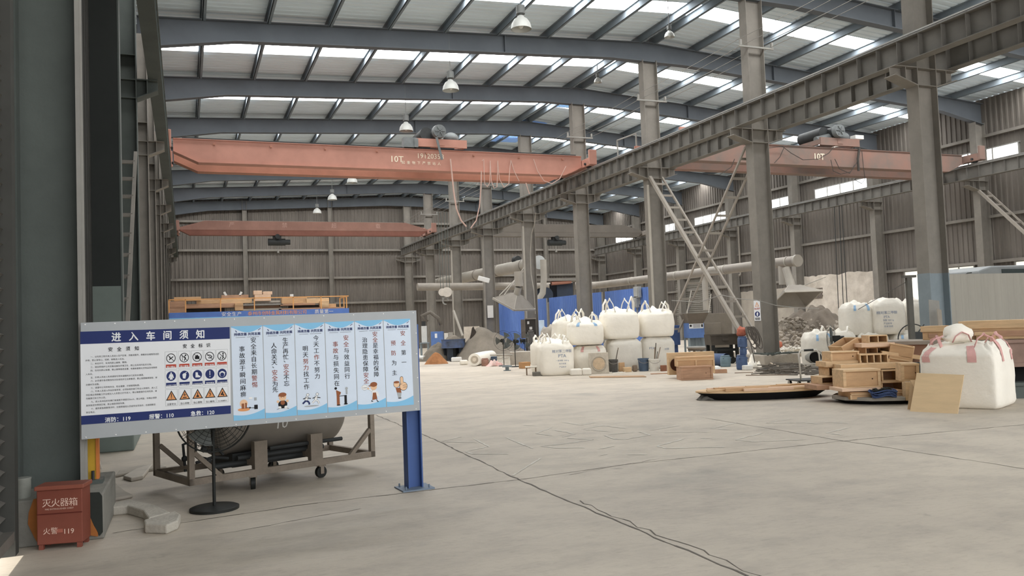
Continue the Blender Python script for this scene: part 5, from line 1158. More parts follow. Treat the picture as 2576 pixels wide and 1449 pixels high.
for i, (x0, x1, y0, l, m_) in enumerate(((2344, 2374, 753, 'wider', steel_l), (2366, 2378, 776, 'narrow', mat('board_grey_wood', (158, 150, 138), .8, 0, .15, 4)))):
    D = 18.1-.2*i; c = P((x0+x1)/2, 880, D); c.z = 0; h_ = P(x0, y0, D).z; w_ = (x1-x0)*D/FPX; b = B(frame_at(c, HEAD, -.04)); b.ext([(-w_/2, 0, 0), (w_/2, 0, 0), (w_/2, 0, h_*.98), (-w_*.35, 0, h_)], (0, .025, 0)); b.obj('leaning_board', m_, label=f'{l} grey board leaning against the blue-grey foot of the first middle column', category='board')
# ================================================================== MIDDLE DISTANCE CLUTTER
def lay(px_, py_, D=None):
    p = F(px_, py_) if D is None else P(px_, py_, D)
    if D is not None: p.z = 0
    return p
def heap(name, label, cat, x0, x1, yt, D, m, seed, flat_=1.0, dratio=.8, xt=None, kind=None, n=40, rough=.16, pw=1.5):
    xc = (x0+x1)/2; c = P(xc, 860, D); c.z = 0; R = (x1-x0)*D/FPX/2; h_ = P(xc, yt, D).z; off = ((xt or xc)-xc)*D/FPX
    b = B(frame_at(c, HEAD))
    def fn(u, v):
        x, y = (u-.5)*2, (v-.5)*2; ox = off/R
        r = math.hypot((x-ox*(1-abs(x)))/1, y); k = max(0, 1-r**pw)
        nz = noise.noise(Vector((x*2.2+seed, y*2.2, 0)))*rough+noise.noise(Vector((x*7+seed, y*7, 3)))*rough*.4
        return (x*R, y*R*dratio, max(-.01, h_*(k*(1+nz*.7)*flat_)+nz*h_*.25*(k > 0)*min(1, k*4)))
    b.grid(fn, n, n); o = b.obj(name, m, smooth=True, label=label, category=cat)
    if kind: o['kind'] = kind
    return o
sand = mat('grey_sand', (132, 124, 112), .95, 0, .22, 2, .4, 30); sand2 = mat('orange_sand', (176, 124, 84), .95, 0, .22, 5, .4, 40); soil = mat('rubble_soil', (118, 109, 98), .95, 0, .25, 1.5, .5, 20)
heap('sand_heap', 'large grey heap of foundry sand beside the blue fence', 'sand heap', 1136, 1345, 827, 38, sand, 3, 1.08, 1.0, 1205, 'stuff')
heap('sand_heap', 'small grey sand heap left of the blue drum tank', 'sand heap', 1048, 1140, 862, 38, sand, 6, 1, .8, 1105, 'stuff')
heap('sand_heap', 'low orange-brown sand heap on the floor beside the white roll', 'sand heap', 1066, 1126, 887, 34.5, sand2, 9, 1, .7, None, 'stuff')
heap('dark_sacking', 'dark sacking lying on top of the large sand heap', 'sacking', 1172, 1215, 823, 37.5, mat('dark_sack', (70, 64, 58), .95, 0, .3, 5), 4, 1, .7)
# rubble against the right wall
heap('rubble_heap', 'grey heap of rubble and soil piled against the right wall', 'rubble', 1935, 2135, 782, 37.5, soil, 12, 1.05, 1.1, 2070, 'stuff', 56, .3, 2.6)
b = B(); rnd = random.Random(5)
for i in range(520):
    x, y = rnd.uniform(1955, 2120), rnd.uniform(800, 885); D = 37.5-(y-800)/85*5.5+rnd.uniform(-.4, .4); p = P(x, y, D); r = rnd.uniform(.03, .11)*(1 if rnd.random() < .88 else 2)
    b.M = frame_at(p, rnd.uniform(0, 6), rnd.uniform(-1, 1), rnd.uniform(-1, 1)); b.ball((0, 0, 0), r, 6, 4, .6, .5, i)
o = b.obj('broken_rock', mat('rock', (156, 147, 134), .95, 0, .25, 3), label='broken stones scattered over the rubble heap', category='rubble'); o['kind'] = 'stuff'
b = B()
for i in range(150):
    x, y = rnd.uniform(1965, 2020), rnd.uniform(858, 884); p = P(x, y, 30+rnd.uniform(-1, 1)); p.z = max(.02, p.z*.5); b.M = frame_at(p, rnd.uniform(0, 6), rnd.uniform(-1, 1), rnd.uniform(-1, 1)); b.bx(-.1, .1, -.05, .05, -.015, .015)
o = b.obj('white_offcuts', mat('pale_chips', (214, 208, 196), .9, 0, .15, 5), label='pale chips and offcuts scattered before the rubble heap', category='rubble'); o['kind'] = 'stuff'
# foot of the second middle column
t = T('column_footing', 'square concrete footing under the second middle column', 'footing', (16.1, 20.1, 0)); b = B(); b.bx(15.45, 16.75, 19.5, 20.8, 0, .34); b.obj('block', mat('footing_concrete', (170, 162, 150), .9, 0, .2, 3, .4, 25), t, bevel=.03)
b = B()
for i in range(26): b.M = frame_at((rnd.uniform(15.55, 16.7), rnd.uniform(19.55, 20.0), .36), rnd.uniform(0, 6), rnd.uniform(-.2, .2), rnd.uniform(-.2, .2)); L_ = rnd.uniform(.05, .25); b.bx(-L_, L_, -.02, .02, -.015, .02)
o = b.obj('scrap_bits', steel_d, label='dark scrap bits lying on the concrete footing', category='scrap'); o['kind'] = 'stuff'
stick_m = [mat('stick_grey', (110, 104, 96), .85, 0, .2, 6), mat('stick_brown', (128, 108, 90), .85, 0, .2, 6), mat('stick_dark', (72, 68, 64), .85, 0, .2, 6)]
b = B(); b2 = B()
for i in range(130):
    x, y = rnd.gauss(1968, 28) if i < 90 else rnd.uniform(2010, 2070), rnd.uniform(916, 940); p = P(x, y, 0); p = F(x, y+4); z = max(0.015, rnd.uniform(0, .16)*(1-abs(x-1965)/90)) if i < 90 else rnd.uniform(.01, .05); p.z = z
    a = HEAD+rnd.gauss(0, .55); L_ = rnd.uniform(.12, .42); b.M = None; v = Vector((cos(a), sin(a), rnd.uniform(-.12, .12)))*L_; b.tube([p-v, p+v], rnd.uniform(.008, .02), 5)
b.M = None
o = b.obj('scrap_rods', stick_m[0], label='heap of thin scrap rods and sticks on the floor before the footing', category='scrap'); o['kind'] = 'stuff'
for i, (p0, p1, l) in enumerate((((1925, 908), (1985, 932), 'long pale stick sloping across the scrap heap'), ((1910, 930), (1952, 922), 'thick dark stick at the left of the scrap heap'), ((1975, 938), (2008, 938), 'dark flat bar on the floor right of the scrap heap'), ((2030, 942), (2060, 928), 'grey stick behind the trolley handle'))):
    a, e = F(*p0, .12 if i < 2 else .01), F(*p1, .06 if i < 2 else .01); b = B(); b.tube([a, e], .022, 7); b.obj('loose_stick', [mat('stick_pale', (196, 182, 164), .85), stick_m[2], stick_m[2], stick_m[0]][i], smooth='auto', label=l, category='stick')
for x0, x1, y, l in ((1876, 1986, 944, 'longest'), (1848, 1895, 938, 'left'), (1985, 2010, 956, 'short dark')):
    a, e = F(x0, y, .012), F(x1, y-1, .012); b = B(); b.tube([a, a.lerp(e, .6)+Vector((0, 0, .0)), e], .01, 6); b.obj('thin_rod', stick_m[1], label=f'{l} thin rod lying on the open floor near the scrap heap', category='rod', group='floor rods')
# warning sign on the column
t = T('warning_sign', 'white warning sign with orange triangle and a blue hand pictogram on the second middle column', 'sign', AX(1903, 807, 15.8))
Yc = 20.18; za, zb = AX(1902, 807, 15.8).z, AX(1902, 756, 15.8).z; sgf = lambda u, v, e=0: Vector((15.822-e, Yc+.15-.3*u, za+(zb-za)*v))
b = B(); b.ext([sgf(0, 0, .0), sgf(1, 0), sgf(1, 1), sgf(0, 1)], (-.004, 0, 0)); b.obj('plate', nwhite, t)
b = B(); A_ = lambda pts, c_, e=.006: (setattr(b, 'k', K[c_]), b.poly([sgf(u, v, e) for u, v in pts]))
A_([(.15, .7), (.85, .7), (.5, .93)], 'ora'); A_([(.28, .725), (.72, .725), (.5, .87)], 'wht', .008); A_([(.46, .75), (.54, .75), (.54, .83), (.46, .83)], 'ora', .01)
A_([(.5+.38*cos(a*pi/10), .33+.13*sin(a*pi/10)) for a in range(20)], 'navy'); A_([(.4, .24), (.6, .24), (.66, .38), (.5, .43), (.38, .36)], 'wht', .008); A_([(.12, .05), (.88, .05), (.88, .15), (.12, .15)], 'ink')
b.k = K['red']; text(b, '当心伤手', lambda u, v: sgf(u, v, .008), .5, .605, .2, .01) if 0 else spaced(b, '当心伤手', lambda u, v: Vector((15.822-.008, Yc-(u-.5)*.3, za+(zb-za)*.6+(v-.5)*.3)), .5, .5, .24, .22, .01)
b.k = K['wht']; spaced(b, '必须戴手套', lambda u, v: Vector((15.822-.009, Yc-(u-.5)*.3, za+(zb-za)*.1+(v-.5)*.3)), .5, .5, .15, .15, .01)
b.obj('print', IM, t)
# barrels
barrel_m = mat('barrel_blue', (80, 99, 134), .5, 0, .2, 4)
def barrel(label, x0, x1, y0, y1, D, zb=0, lying=False, m=None, cat='barrel', name='plastic_barrel', group='blue plastic barrels'):
    s = D/FPX; r = (x1-x0)*s/2; c = P((x0+x1)/2, y1, D+r); c.z = zb; h_ = (y1-y0)*s
    t = T(name, label, cat, c, HEAD, group); b = B(); b.lathe([(r*.86, 0), (r*.97, h_*.06), (r, h_*.2), (r*.97, h_*.24), (r, h_*.28), (r, h_*.7), (r*.97, h_*.74), (r*.96, h_*.84), (r*.8, h_*.93), (r*.78, h_*.95)], c, 26); b.obj('body', m or barrel_m, t, smooth='auto')
    b = B(); b.lathe([(r*.84, h_*.93), (r*.86, h_*.95), (r*.86, h_), (r*.8, h_+.005)], c, 26); b.obj('lid', m or barrel_m, t, smooth='auto')
    for a in (-2.2, -.5): b = B(); q = c+HR*(cos(a)*r*.9)+HF*(sin(a)*r*.9); b.tube([q+Vector((0, 0, h_*.84)), q+HR*cos(a)*.05+HF*sin(a)*.05+Vector((0, 0, h_*.8)), q+Vector((0, 0, h_*.72))], .012, 6); b.obj('handle', m or barrel_m, t)
    return t
z1 = (930-893)*23/FPX
barrel('blue plastic barrel standing on the floor, lowest of the stack by the brace', 1853, 1881, 893, 930, 22.8)
barrel('narrow blue drum standing on the lowest barrel of the stack', 1861, 1879, 876, 894, 22.9, z1+.005)
barrel('blue drum on top of the barrel stack, under a red cloth', 1856, 1880, 849, 876, 22.9, z1+(894-876)*23/FPX+.01)
ztop = z1+(894-876)*23/FPX+(876-849)*23/FPX+.02
c = P(1866, 845, 23.1); b = B(); b.ball((c.x, c.y, ztop+.12), .13, 14, 10, 1, .5, 3); b.obj('red_cloth_bundle', mat('cloth_red', (186, 112, 92), .9, 0, .25, 10), smooth=True, label='bundled dull red cloth on top of the blue barrel stack', category='cloth')
b = B(); c = F(1818, 921); b.M = frame_at((c.x, c.y+.2, .19), HEAD+.5); b.tube([(0, -.35, 0), (0, .35, 0)], .19, 22, False); b.tube([(0, -.34, 0), (0, .33, 0)], .175, 22, False); b.cyl((0, .3, 0), (0, .35, 0), .18, n=22); b.obj('lying_drum', barrel_m, smooth='auto', label='open blue-grey drum lying on its side beside the wooden moulds', category='barrel')
t = barrel('pale blue plastic jerrican drum standing behind the lying drum', 1812, 1838, 884, 912, 24.5, 0, m=mat('drum_pale', (118, 140, 150), .6, 0, .15, 4))
# dark trough cart, hopper, chute
c = P(1820, 895, 26.5); c.z = 0; M = frame_at(c, HEAD); s = 26.5/FPX
t = T('trough_cart', 'dark rusty trough on a black wheeled frame left of the blue barrels', 'trough', c, HEAD); zt, zm = P(1820, 841, 26.5).z, P(1820, 867, 26.5).z
b = B(M); W = 37*s; rs = [[(-W*k, -.35*k, z), (W*k, -.35*k, z), (W*k, .55, z), (-W*k, .55, z)] for k, z in ((.94, zm), (1, zt))]; b.rings(rs, True, False); b.bx(-W-.02, W+.02, -.38, -.34, zt-.03, zt+.01); b.bx(-.1, .1, -.37, -.34, (zt+zm)/2-.03, (zt+zm)/2+.04); b.obj('trough', mat('trough_dark', (84, 78, 70), .7, .2, .25, 4), t)
b = B(M)
for x in (-W*.8, W*.8): b.bx(x-.05, x+.05, -.3, -.2, 0, zm); b.bx(x-.05, x+.05, .4, .5, 0, zm)
b.bx(-W*.8, W*.8, -.28, -.22, zm-.2, zm-.12); b.bx(-W*.5, W*.5, -.2, .4, .1, zm-.1)
for x in (-W*.5, W*.4): b.cyl((x, -.32, .12), (x, -.26, .12), .12, n=14)
b.obj('frame', black, t, smooth='auto')
c = P(1755, 895, 28.5); c.z = 0; M = frame_at(c, HEAD); s = 28.5/FPX; Z = lambda y: P(1755, y, 28.5).z
t = T('mixing_hopper', 'blue hopper with a white notice plate and open grey chute above, beside the trough cart', 'hopper', c, HEAD)
b = B(M); b.bx(-20*s, 20*s, 0, .8, Z(850), Z(812)); b.obj('body', mat('hopper_blue', (96, 126, 182), .6, 0, .18, 3), t, bevel=.01)
b = B(M); b.rings([[(-x*s, y0, z), (x*s, y0, z), (x*s, .9, z), (-x*s, .9, z)] for x, y0, z in ((18, .0, Z(814)), (27, -.35, Z(788)))], False, False); b.obj('chute', mat('chute_grey', (126, 118, 108), .7, .2, .2, 3), t)
b = B(M); b.bx(-18*s, 18*s, -.012, 0, Z(826), Z(814)); pl_ = b.obj('notice_plate', nwhite, t)
b = B(M); b.k = 0
for i in range(3): b.bx(-8*s, 10*s, -.014, -.012, Z(817.5+i*3), Z(816.5+i*3))
b.cyl((-14*s, -.014, Z(819)), (-14*s, -.012, Z(819)), .04, n=12); b.bx(12.5*s, 16.5*s, -.014, -.012, Z(823), Z(816)); b.obj('plate_print', [ink], pl_)
b = B(M)
for x in (-19, 19): b.bx(x*s-.03, x*s+.03, .02, .08, 0, Z(850)); b.bx(x*s-.03, x*s+.03, .7, .76, 0, Z(850))
b.cyl((-6*s, .3, .5), (-6*s, .3, Z(850)), .1, n=14); b.cyl((4*s, .3, .4), (4*s, .3, Z(850)), .12, n=14); b.cyl((12*s, .3, .3), (12*s, .3, Z(850)), .14, n=14); b.obj('legs_and_pipes', bluegrey, t, smooth='auto')
b = B(M); b.bar((-27*s, -.35, Z(788)), (-5*s, .2, Z(730)), .025, .025); b.bar((27*s, -.35, Z(788)), (45*s, .2, Z(740)), .025, .025); b.obj('stay_rods', duct_l, t)
c = P(1808, 895, 30); c.z = 0; b = B(frame_at(c, HEAD)); s = 30/FPX; Z3 = P(1808, 786, 30).z; b.bx(-33*s, 37*s, 0, .9, .2, Z3-.02); b.bx(-36*s, 4*s, -.3, 0, .3, P(1790, 812, 30).z); b.bx(-36*s, 40*s, -.02, .95, 0, .2); b.obj('steel_cabinet', mat('cabinet_grey', (132, 124, 112), .7, .2, .2, 1.5), bevel=.01, label='large dull grey steel cabinet behind the dark trough', category='cabinet')
b = B(); c = P(1705, 895, 29.5); c.z = 0; b = B(frame_at(c, HEAD)); b.bx(-.22, .12, 0, .5, .55, P(1705, 818, 29.5).z); b.bx(-.15, .05, .1, .4, 0, .55); b.obj('blue_machine', mat('hopper_blue2', (62, 84, 128), .6, 0, .2, 3), bevel=.02, label='small dark blue machine right of the top right bag', category='machine')
t = T('round_sieve', 'round grey sieve drum standing on the holed mould plate', 'sieve', P(1752, 884, 21.2)); c = P(1752, 884, 21.2); r = 21*21.2/FPX
b = B(); b.tube([c+HR*(r*cos(2*pi*j/30))+HF*(r*sin(2*pi*j/30))+Vector((0, 0, .1)) for j in range(31)], .03, 8, False); b.obj('rim', steel_l, t, smooth=True); b = B(); b.lathe([(r, 0.02), (r, .1)], c, 30, True, False); b.obj('mesh_pan', mat('sieve_mesh', (112, 106, 98), .8), t)
for x in (-.08, .1): b = B(); q = c+HR*x-HF*r*.6; b.cyl((q.x, q.y, q.z-.05), (q.x, q.y, q.z+.03), .035, n=10); b.obj('foot', black, t)
c = F(1803, 934); b = B(); b.lathe([(.13, 0), (.13, .05), (.1, .12), (.05, .15), (.01, .155)], (c.x, c.y, 0), 18); b.obj('white_helmet', white, smooth=True, label='white rounded cap lying on the floor beside the wooden moulds', category='cap')
b = B(); c = F(1813, 939); M = frame_at(c, HEAD-.1); b.M = M; b.bx(-.17, .17, 0, .02, 0, .1); b.bx(-.17, .17, .12, .14, 0, .1); b.bx(-.17, .17, .02, .12, 0, .015); b.bx(-.02, .0, .02, .12, .0, .1); b.obj('channel_block', w3, bevel=.003, label='small brown channel block on the floor next to the white cap', category='block')
b = B(); c = P(1886, 840, 22.9); rnd = random.Random(3)
for k in range(11):
    R1 = rnd.uniform(.14, .32); x0 = rnd.uniform(-.06, .16)-.1*R1; z0 = .2-R1; b.tube([c+HR*(x0+R1*.32*cos(2*pi*j/16)+.3*R1*(1-sin(2*pi*j/16)))+HF*rnd.uniform(-.02, .02)+Vector((0, 0, z0+R1*sin(2*pi*j/16))) for j in range(17)], .014, 6)
b.tube([c+HR*.0+Vector((0, 0, -.2)), c+HR*.06+Vector((0, 0, -.55)), c+HR*.1+Vector((0, 0, -.8))], .014, 6); b.obj('hose_coil', mat('hose_grey', (104, 98, 92), .8), label='tangle of dark hoses hung on the foot of the cross brace', category='hose')
cloth(1891, 880, 23.6, .5, .4, .42, bag_w, 'crumpled white sack behind the barrel stack at the column foot', 5, 'white_sack')
for i, (x, y, w_, h_, l, m_) in enumerate(((1885, 931, 22, 12, 'pale carton on the floor right of the lowest barrel', white), (2000, 872+20, 34, 18, 'pale block lying right of the second middle column', bag_g))):
    c = F(x, y); s = dep(c)/FPX; b = B(frame_at(c, HEAD+.2)); b.bx(-w_*s/2, w_*s/2, 0, .25, 0, h_*s); b.obj('carton', m_, bevel=.02, label=l, category='carton')
b = B(); c = F(1985, 880+10); b.ball((c.x, c.y+1, .3), .4, 12, 8, .7, .4, 8); b.obj('red_sack', mat('sack_red', (190, 112, 88), .9, 0, .2, 5), smooth=True, label='dull red sack right of the second middle column', category='sack')
# ------------------------------------------------------------------ front of the bag stack
pail_w = mat('pail_white', (226, 222, 212), .6, 0, .12, 6)
def pail(label, x0, x1, y0, y1, m, sticks=0, lid=False, handle=True, D=None):
    c = F((x0+x1)/2, y1); s = dep(c)/FPX; r, h_ = (x1-x0)*s/2, (y1-y0)*s; c = c+HF*r; c.z = 0
    t = T('pail', label, 'pail', c, 0, 'workshop pails'); b = B(); b.lathe([(r*.84, 0), (r*.97, h_*.86), (r*1.04, h_*.88), (r*1.04, h_), (r*.95, h_), (r*.93, h_*.8)], c, 24, True, True); b.obj('body', m, t, smooth='auto')
    if handle: b = B(); b.tube([c-HF*r+HR*(r*1.0*cos(a))+Vector((0, 0, h_*.9-.6*r*sin(a)*1.0)) for a in [pi*i/10 for i in range(11)]], .006, 5); b.obj('handle', duct_m, t)
    for i in range(sticks): b = B(); a = random.uniform(-.5, .5); b.tube([c+HR*(r*.3*a)+Vector((0, 0, .05)), c+HR*(r*(.5+1.6*a) )+HF*random.uniform(-.1, .1)+Vector((0, 0, h_*random.uniform(1.5, 2.3)))], .012, 6); b.obj('stick', stick_m[i % 3], t)
    return t
pail('white pail with a wire handle before the printed bag', 1369, 1394, 912, 944, pail_w, 1); pail('white pail full of upright sticks before the lower right bag', 1635, 1662, 903, 934, pail_w, 5); pail('dark grey-blue pail left of the pail of sticks', 1608, 1636, 902, 934, mat('pail_blue', (86, 102, 122), .6, 0, .25, 6)); pail('dirty dark pail right of the square ring panel', 1533, 1557, 905, 937, mat('pail_dark', (88, 86, 82), .7, 0, .3, 8), 2)
def blk(name, label, cat, x0, x1, y0, y1, dp, m, jit=0, bev=.01, group=None, D=None):
    c = F((x0+x1)/2, y1) if D is None else lay((x0+x1)/2, y1, D); s = dep(c)/FPX; b = B(frame_at(c, HEAD+jit)); b.bx(-(x1-x0)*s/2, (x1-x0)*s/2, 0, dp, 0, (y1-y0)*s); return b.obj(name, m, bevel=bev, label=label, category=cat, group=group)
foam = mat('foam_white', (236, 230, 218), .85, 0, .08, 6)
blk('foam_block', 'left of two rounded white foam blocks before the stack', 'block', 1435, 1465, 928, 945, .22, foam, .05, .04); blk('foam_block', 'right of two rounded white foam blocks, against the ring panel', 'block', 1465, 1488, 927, 944, .22, foam, -.05, .04)
c = F(1508, 940); s = dep(c)/FPX; M = frame_at(c, HEAD+.05, -.12); t = T('ring_panel', 'square speckled panel with a tan ring leaning on the lower bags', 'panel', c, HEAD+.05)
b = B(M); b.bx(-25*s, 25*s, 0, .05, 0, 53*s); b.obj('board', mat('speckled_board', (196, 186, 170), .85, 0, .2, 9), t, bevel=.01); b = B(M); b.cyl((0, -.01, 25*s), (0, 0, 25*s), 15*s, n=26); b.obj('ring', mat('ring_tan', (204, 180, 150), .85, 0, .2, 9), t); b = B(M); b.tube([(18*s*cos(2*pi*j/30), 0, 25*s+18*s*sin(2*pi*j/30)) for j in range(31)], .02, 6, False); b.obj('ring_edge', mat('ring_grey', (178, 168, 152), .85, 0, .2, 9), t)
blk('brown_board', 'brown sloping offcut leaning right of the dirty dark pail', 'board', 1557, 1574, 912, 934, .05, w2, .5); blk('wood_offcut', 'tan wood offcut on the floor before the lower middle bag', 'wood', 1570, 1590, 924, 936, .15, w1, .2)
blk('brick', 'brown brick block at the right of the pail of sticks', 'brick', 1663, 1678, 919, 934, .12, mat('brick_brown', (140, 96, 74), .85, 0, .2, 6)); blk('stone_bits', 'dusty stone lump left of the dark blue pail', 'stone', 1594, 1606, 918, 935, .12, mat('stone_lump', (134, 118, 102), .9, 0, .25, 8), .4, .04)
t = T('low_stool', 'low pale stool with dark legs at the left end of the bag stack', 'stool', F(1337, 944), HEAD); c = F(1337, 944); s = dep(c)/FPX; M = frame_at(c, HEAD)
b = B(M); b.bx(-15*s, 15*s, -.02, .28, 19*s, 22*s); b.obj('seat', bag_g, t, bevel=.005)
for x in (-13, 10):
    for y in (0, .22): b = B(M); b.bx(x*s, (x+3)*s, y, y+.03, 0, 19*s); b.obj('leg', stick_m[1], t)
blk('stone_slab', 'flat grey block lying right of the low stool', 'block', 1341, 1370, 936, 946, .2, mat('slab_grey2', (120, 116, 108), .9, 0, .3, 6), .1)
for x0, x1, y, l, m_ in ((1486, 1626, 951, 'long brown flattened cardboard sheet on the floor before the stack', mat('cardboard', (176, 146, 116), .9, 0, .15, 3)), (1494, 1540, 940, 'thin white foam strip before the ring panel', foam), (1542, 1574, 940, 'thin white foam strip right of the ring panel', foam), (1638, 1684, 942, 'flat dark offcut board on the floor before the pail of sticks', w3)):
    a = F(x0, y); e = F(x1, y-2); d = HF*(.5 if 'card' in l else .12); b = B(); b.ext([a, e, e+d, a+d], (0, 0, .02)); b.obj('flat_sheet', m_, label=l, category='sheet')
# ------------------------------------------------------------------ left clutter by the sand
def roll(label, p0, p1, r, m, hole=True, cat='roll', name='cloth_roll'):
    t = T(name, label, cat, ((p0.x+p1.x)/2, (p0.y+p1.y)/2, 0)); b = B(); d = (p1-p0).normalized(); b.tube([p0, p0.lerp(p1, .3), p0.lerp(p1, .7), p1], [r*.97, r, r*.98, r*.9], 22); b.obj('body', m, t, smooth='auto')
    if hole: b = B(); b.tube([p0-d*.006, p0+d*.01], r*.62, 18); b.obj('core', mat('roll_core', (190, 178, 160), .9), t); b = B(); b.tube([p0-d*.012, p0+d*.005], r*.3, 14); b.obj('inner_core', mat('roll_inner', (226, 214, 196), .9), t)
    return t
s = dep(F(1190, 920))/FPX; a = F(1194, 921); a.z = 16*s; e = F(1236, 912)+HF*.5; e.z = 17*s; roll('large cream cloth roll lying on the floor before the sand heap', a, e, 16*s, bag_w)
c = F(1166, 918); blk('cloth_bundle', 'cream folded cloth bundle left of the large cloth roll', 'cloth', 1157, 1177, 906, 918, .25, bag_w, .1, .05)
a = F(1036, 908); s = dep(a)/FPX; e = F(1069, 909); a.z = e.z = 7*s; roll('white plastic roll lying at the edge of the notice board', e, a, 7*s, white)
blk('foam_block', 'white oblong block under the blue drum tank', 'block', 1135, 1161, 899, 910, .3, white, 0, .04)
barrel('short rusty brown drum beside the large cloth roll', 1211, 1230, 902, 921, dep(F(1220, 921)), 0, m=mat('rust_drum', (160, 124, 108), .8, .1, .2, 5), cat='drum', name='rusty_drum', group=None)
cloth(1243, 921, dep(F(1243, 921)), .62, .4, .28, mat('cloth_pink', (204, 140, 132), .9, 0, .2, 4, rgb2=(226, 214, 204)), 'crumpled pink and white cloth on the floor right of the brown drum', 8, 'pink_cloth')
pail('blue pail behind the pink cloth', 1233, 1251, 897, 914, mat('pail_blue', (86, 102, 122)), 0); pail('white pail behind the nearest of the three fans', 1264, 1284, 893, 915, pail_w, 0); pail('grey pail left of the white pail by the fans', 1251, 1264, 897, 914, bag_g, 0)
for (x, yh, xb, yb, l, ry) in ((1267, 857, 1268, 921, 'left of three', 2.9), (1296, 859, 1297, 923, 'middle of three', 3.6), (1322, 857, 1321, 906, 'right of three', 2.4)):
    c = F(xb, yb); pedestal_fan(f'black pedestal fan beside the sand heap, {l}', c, P(x, yh, dep(c)).z, .36, HEAD+ry, True, 0, black, 'workshop fans', 5, 14, .001)
b = B(); blk('pale_bin', 'low pale concrete trough behind the three fans', 'trough', 1284, 1336, 890, 922, .8, bag_d, 0, .02, None, 31)
blk('cardboard_box', 'tan cardboard box left of the printed bag', 'box', 1313, 1336, 911, 927, .3, mat('box_tan', (196, 152, 108), .85, 0, .15, 4), .4)
t = T('anvil_stand', 'small dark iron stand on the floor before the fans', 'stand', F(1276, 933), HEAD); c = F(1276, 933); M = frame_at(c, HEAD); b = B(M); b.bx(-.16, .16, 0, .2, .12, .17); b.bx(-.06, .06, .05, .15, .02, .12); b.bx(-.12, .12, 0, .2, 0, .02); b.obj('body', bluegrey, t)
a, e = F(1234, 893, .35), F(1290, 893, .4); b = B(); b.tube([a, e], .03, 8); b.obj('pale_pole', duct_l, smooth='auto', label='pale pole lying across the clutter behind the fans', category='pole')
a, e = P(1141, 782, 38.2), P(1164, 846, 37.2); b = B(); b.tube([a, e], .06, 10); b.obj('leaning_pipe', duct_l, smooth='auto', label='long pale pipe leaning from the column onto the sand heap', category='pipe')
# blue drum tank on legs
c = P(1142, 905, 37.5); c.z = 0; s = 37.5/FPX; r = 30*s; zb_, zt_ = P(1142, 875, 37.5).z, P(1142, 853, 37.5).z
t = T('drum_mixer', 'round stained blue drum mixer on dark legs before the sand heap', 'mixer', c); b = B(); b.lathe([(r*1.04, zb_), (r*1.04, zb_+.05), (r, zb_+.06), (r, zt_-.04), (r*1.03, zt_-.03), (r*1.03, zt_), (r*.95, zt_), (r*.93, zt_-.3)], c, 36); b.obj('drum', mat('mixer_blue', (96, 116, 160), .6, 0, .3, 3, rgb2=(84, 88, 92)), t, smooth='auto')
for a in (-2.3, -.9, .7, 2.3): b = B(); q = c+Vector((r*.75*cos(a), r*.75*sin(a), 0)); b.bx(q.x-.12, q.x+.12, q.y-.1, q.y+.1, 0, zb_); b.obj('leg', mat('mixer_leg', (58, 64, 72), .7, 0, .2, 3), t)
b = B(); b.cyl((c.x, c.y, .1), (c.x, c.y, zb_), r*.45, n=18); b.obj('gearbox', black, t, smooth='auto'); b = B(); b.bx(c.x+r*.9, c.x+r*1.25, c.y-.3, c.y+.1, zb_-.1, zb_+.15); b.obj('drive_motor', black, t)
b = B(frame_at(c, 0)); b.grid(lambda u, v: ((u-.5)*1.7*r, (v-.5)*1.7*r, zt_-.1+.28*max(0, 1-((u-.5)**2+(v-.5)**2)*4.4)+.06*noise.noise(Vector((u*6, v*6, 1)))), 14, 14); b.obj('sand_fill', sand, t, smooth=True)
c = P(1100, 880, 50); c.z = 0; s = 50/FPX; t = T('blue_cabinet', 'blue steel cabinet with a white label by the back wall', 'cabinet', c, HEAD); M = frame_at(c, HEAD); b = B(M); b.bx(-15*s, 15*s, 0, .8, 0, P(1100, 834, 50).z); b.obj('body', mat('hopper_blue', (70, 100, 165)), t, bevel=.02); b = B(M); b.bx(-5*s, 1*s, -.01, 0, P(1100, 850, 50).z, P(1100, 839, 50).z); b.obj('label_plate', nwhite, t)
b = B(M); b.tube([(-.6, .4, 1.9), (-.9, .4, 2.3), (-.4, .4, 2.5), (.1, .4, 2.1), (.25, .4, 1.7)], .12, 10); b.obj('hose', stick_m[0], t, smooth=True)
c = P(1068, 885, 44); c.z = 0; s = 44/FPX; t = T('white_locker', 'narrow white box on a dark stand at the right end of the notice board', 'box', c, HEAD); M = frame_at(c, HEAD); b = B(M); b.bx(-6.5*s, 6.5*s, 0, .3, P(1068, 862, 44).z, P(1068, 820, 44).z); b.obj('body', mat('locker_white', (206, 208, 206), .5), t, bevel=.01)
b = B(M); z0 = P(1068, 862, 44).z; b.bx(-11*s, 11*s, -.1, .5, z0-.05, z0); [b.bx(x*s-.03, x*s+.03, y, y+.06, 0, z0-.05) for x in (-9, 9) for y in (-.05, .4)]; b.obj('stand', bluegrey, t); b = B(M); b.bx(-5*s, 4*s, .0, .3, P(1068, 820, 44).z, P(1068, 808, 44).z); b.obj('top_box', motor_d, t)
for x0, x1, y0, y1, D, l, m_ in ((1118, 1128, 838, 858, 52, 'narrow pale machine panel right of the blue cabinet', bag_g), (1129, 1140, 836, 858, 52, 'second pale slatted machine panel right of the blue cabinet', duct_l), (1166, 1207, 822, 860, 58, 'pale plaster block low on the back wall', pm)):
    c = P((x0+x1)/2, y1, D); s = D/FPX; c.z = 0; b = B(frame_at(c, HEAD)); b.bx(-(x1-x0)*s/2, (x1-x0)*s/2, 0, .3, 0, P(x0, y0, D).z); b.obj('machine_panel', m_, label=l, category='panel')
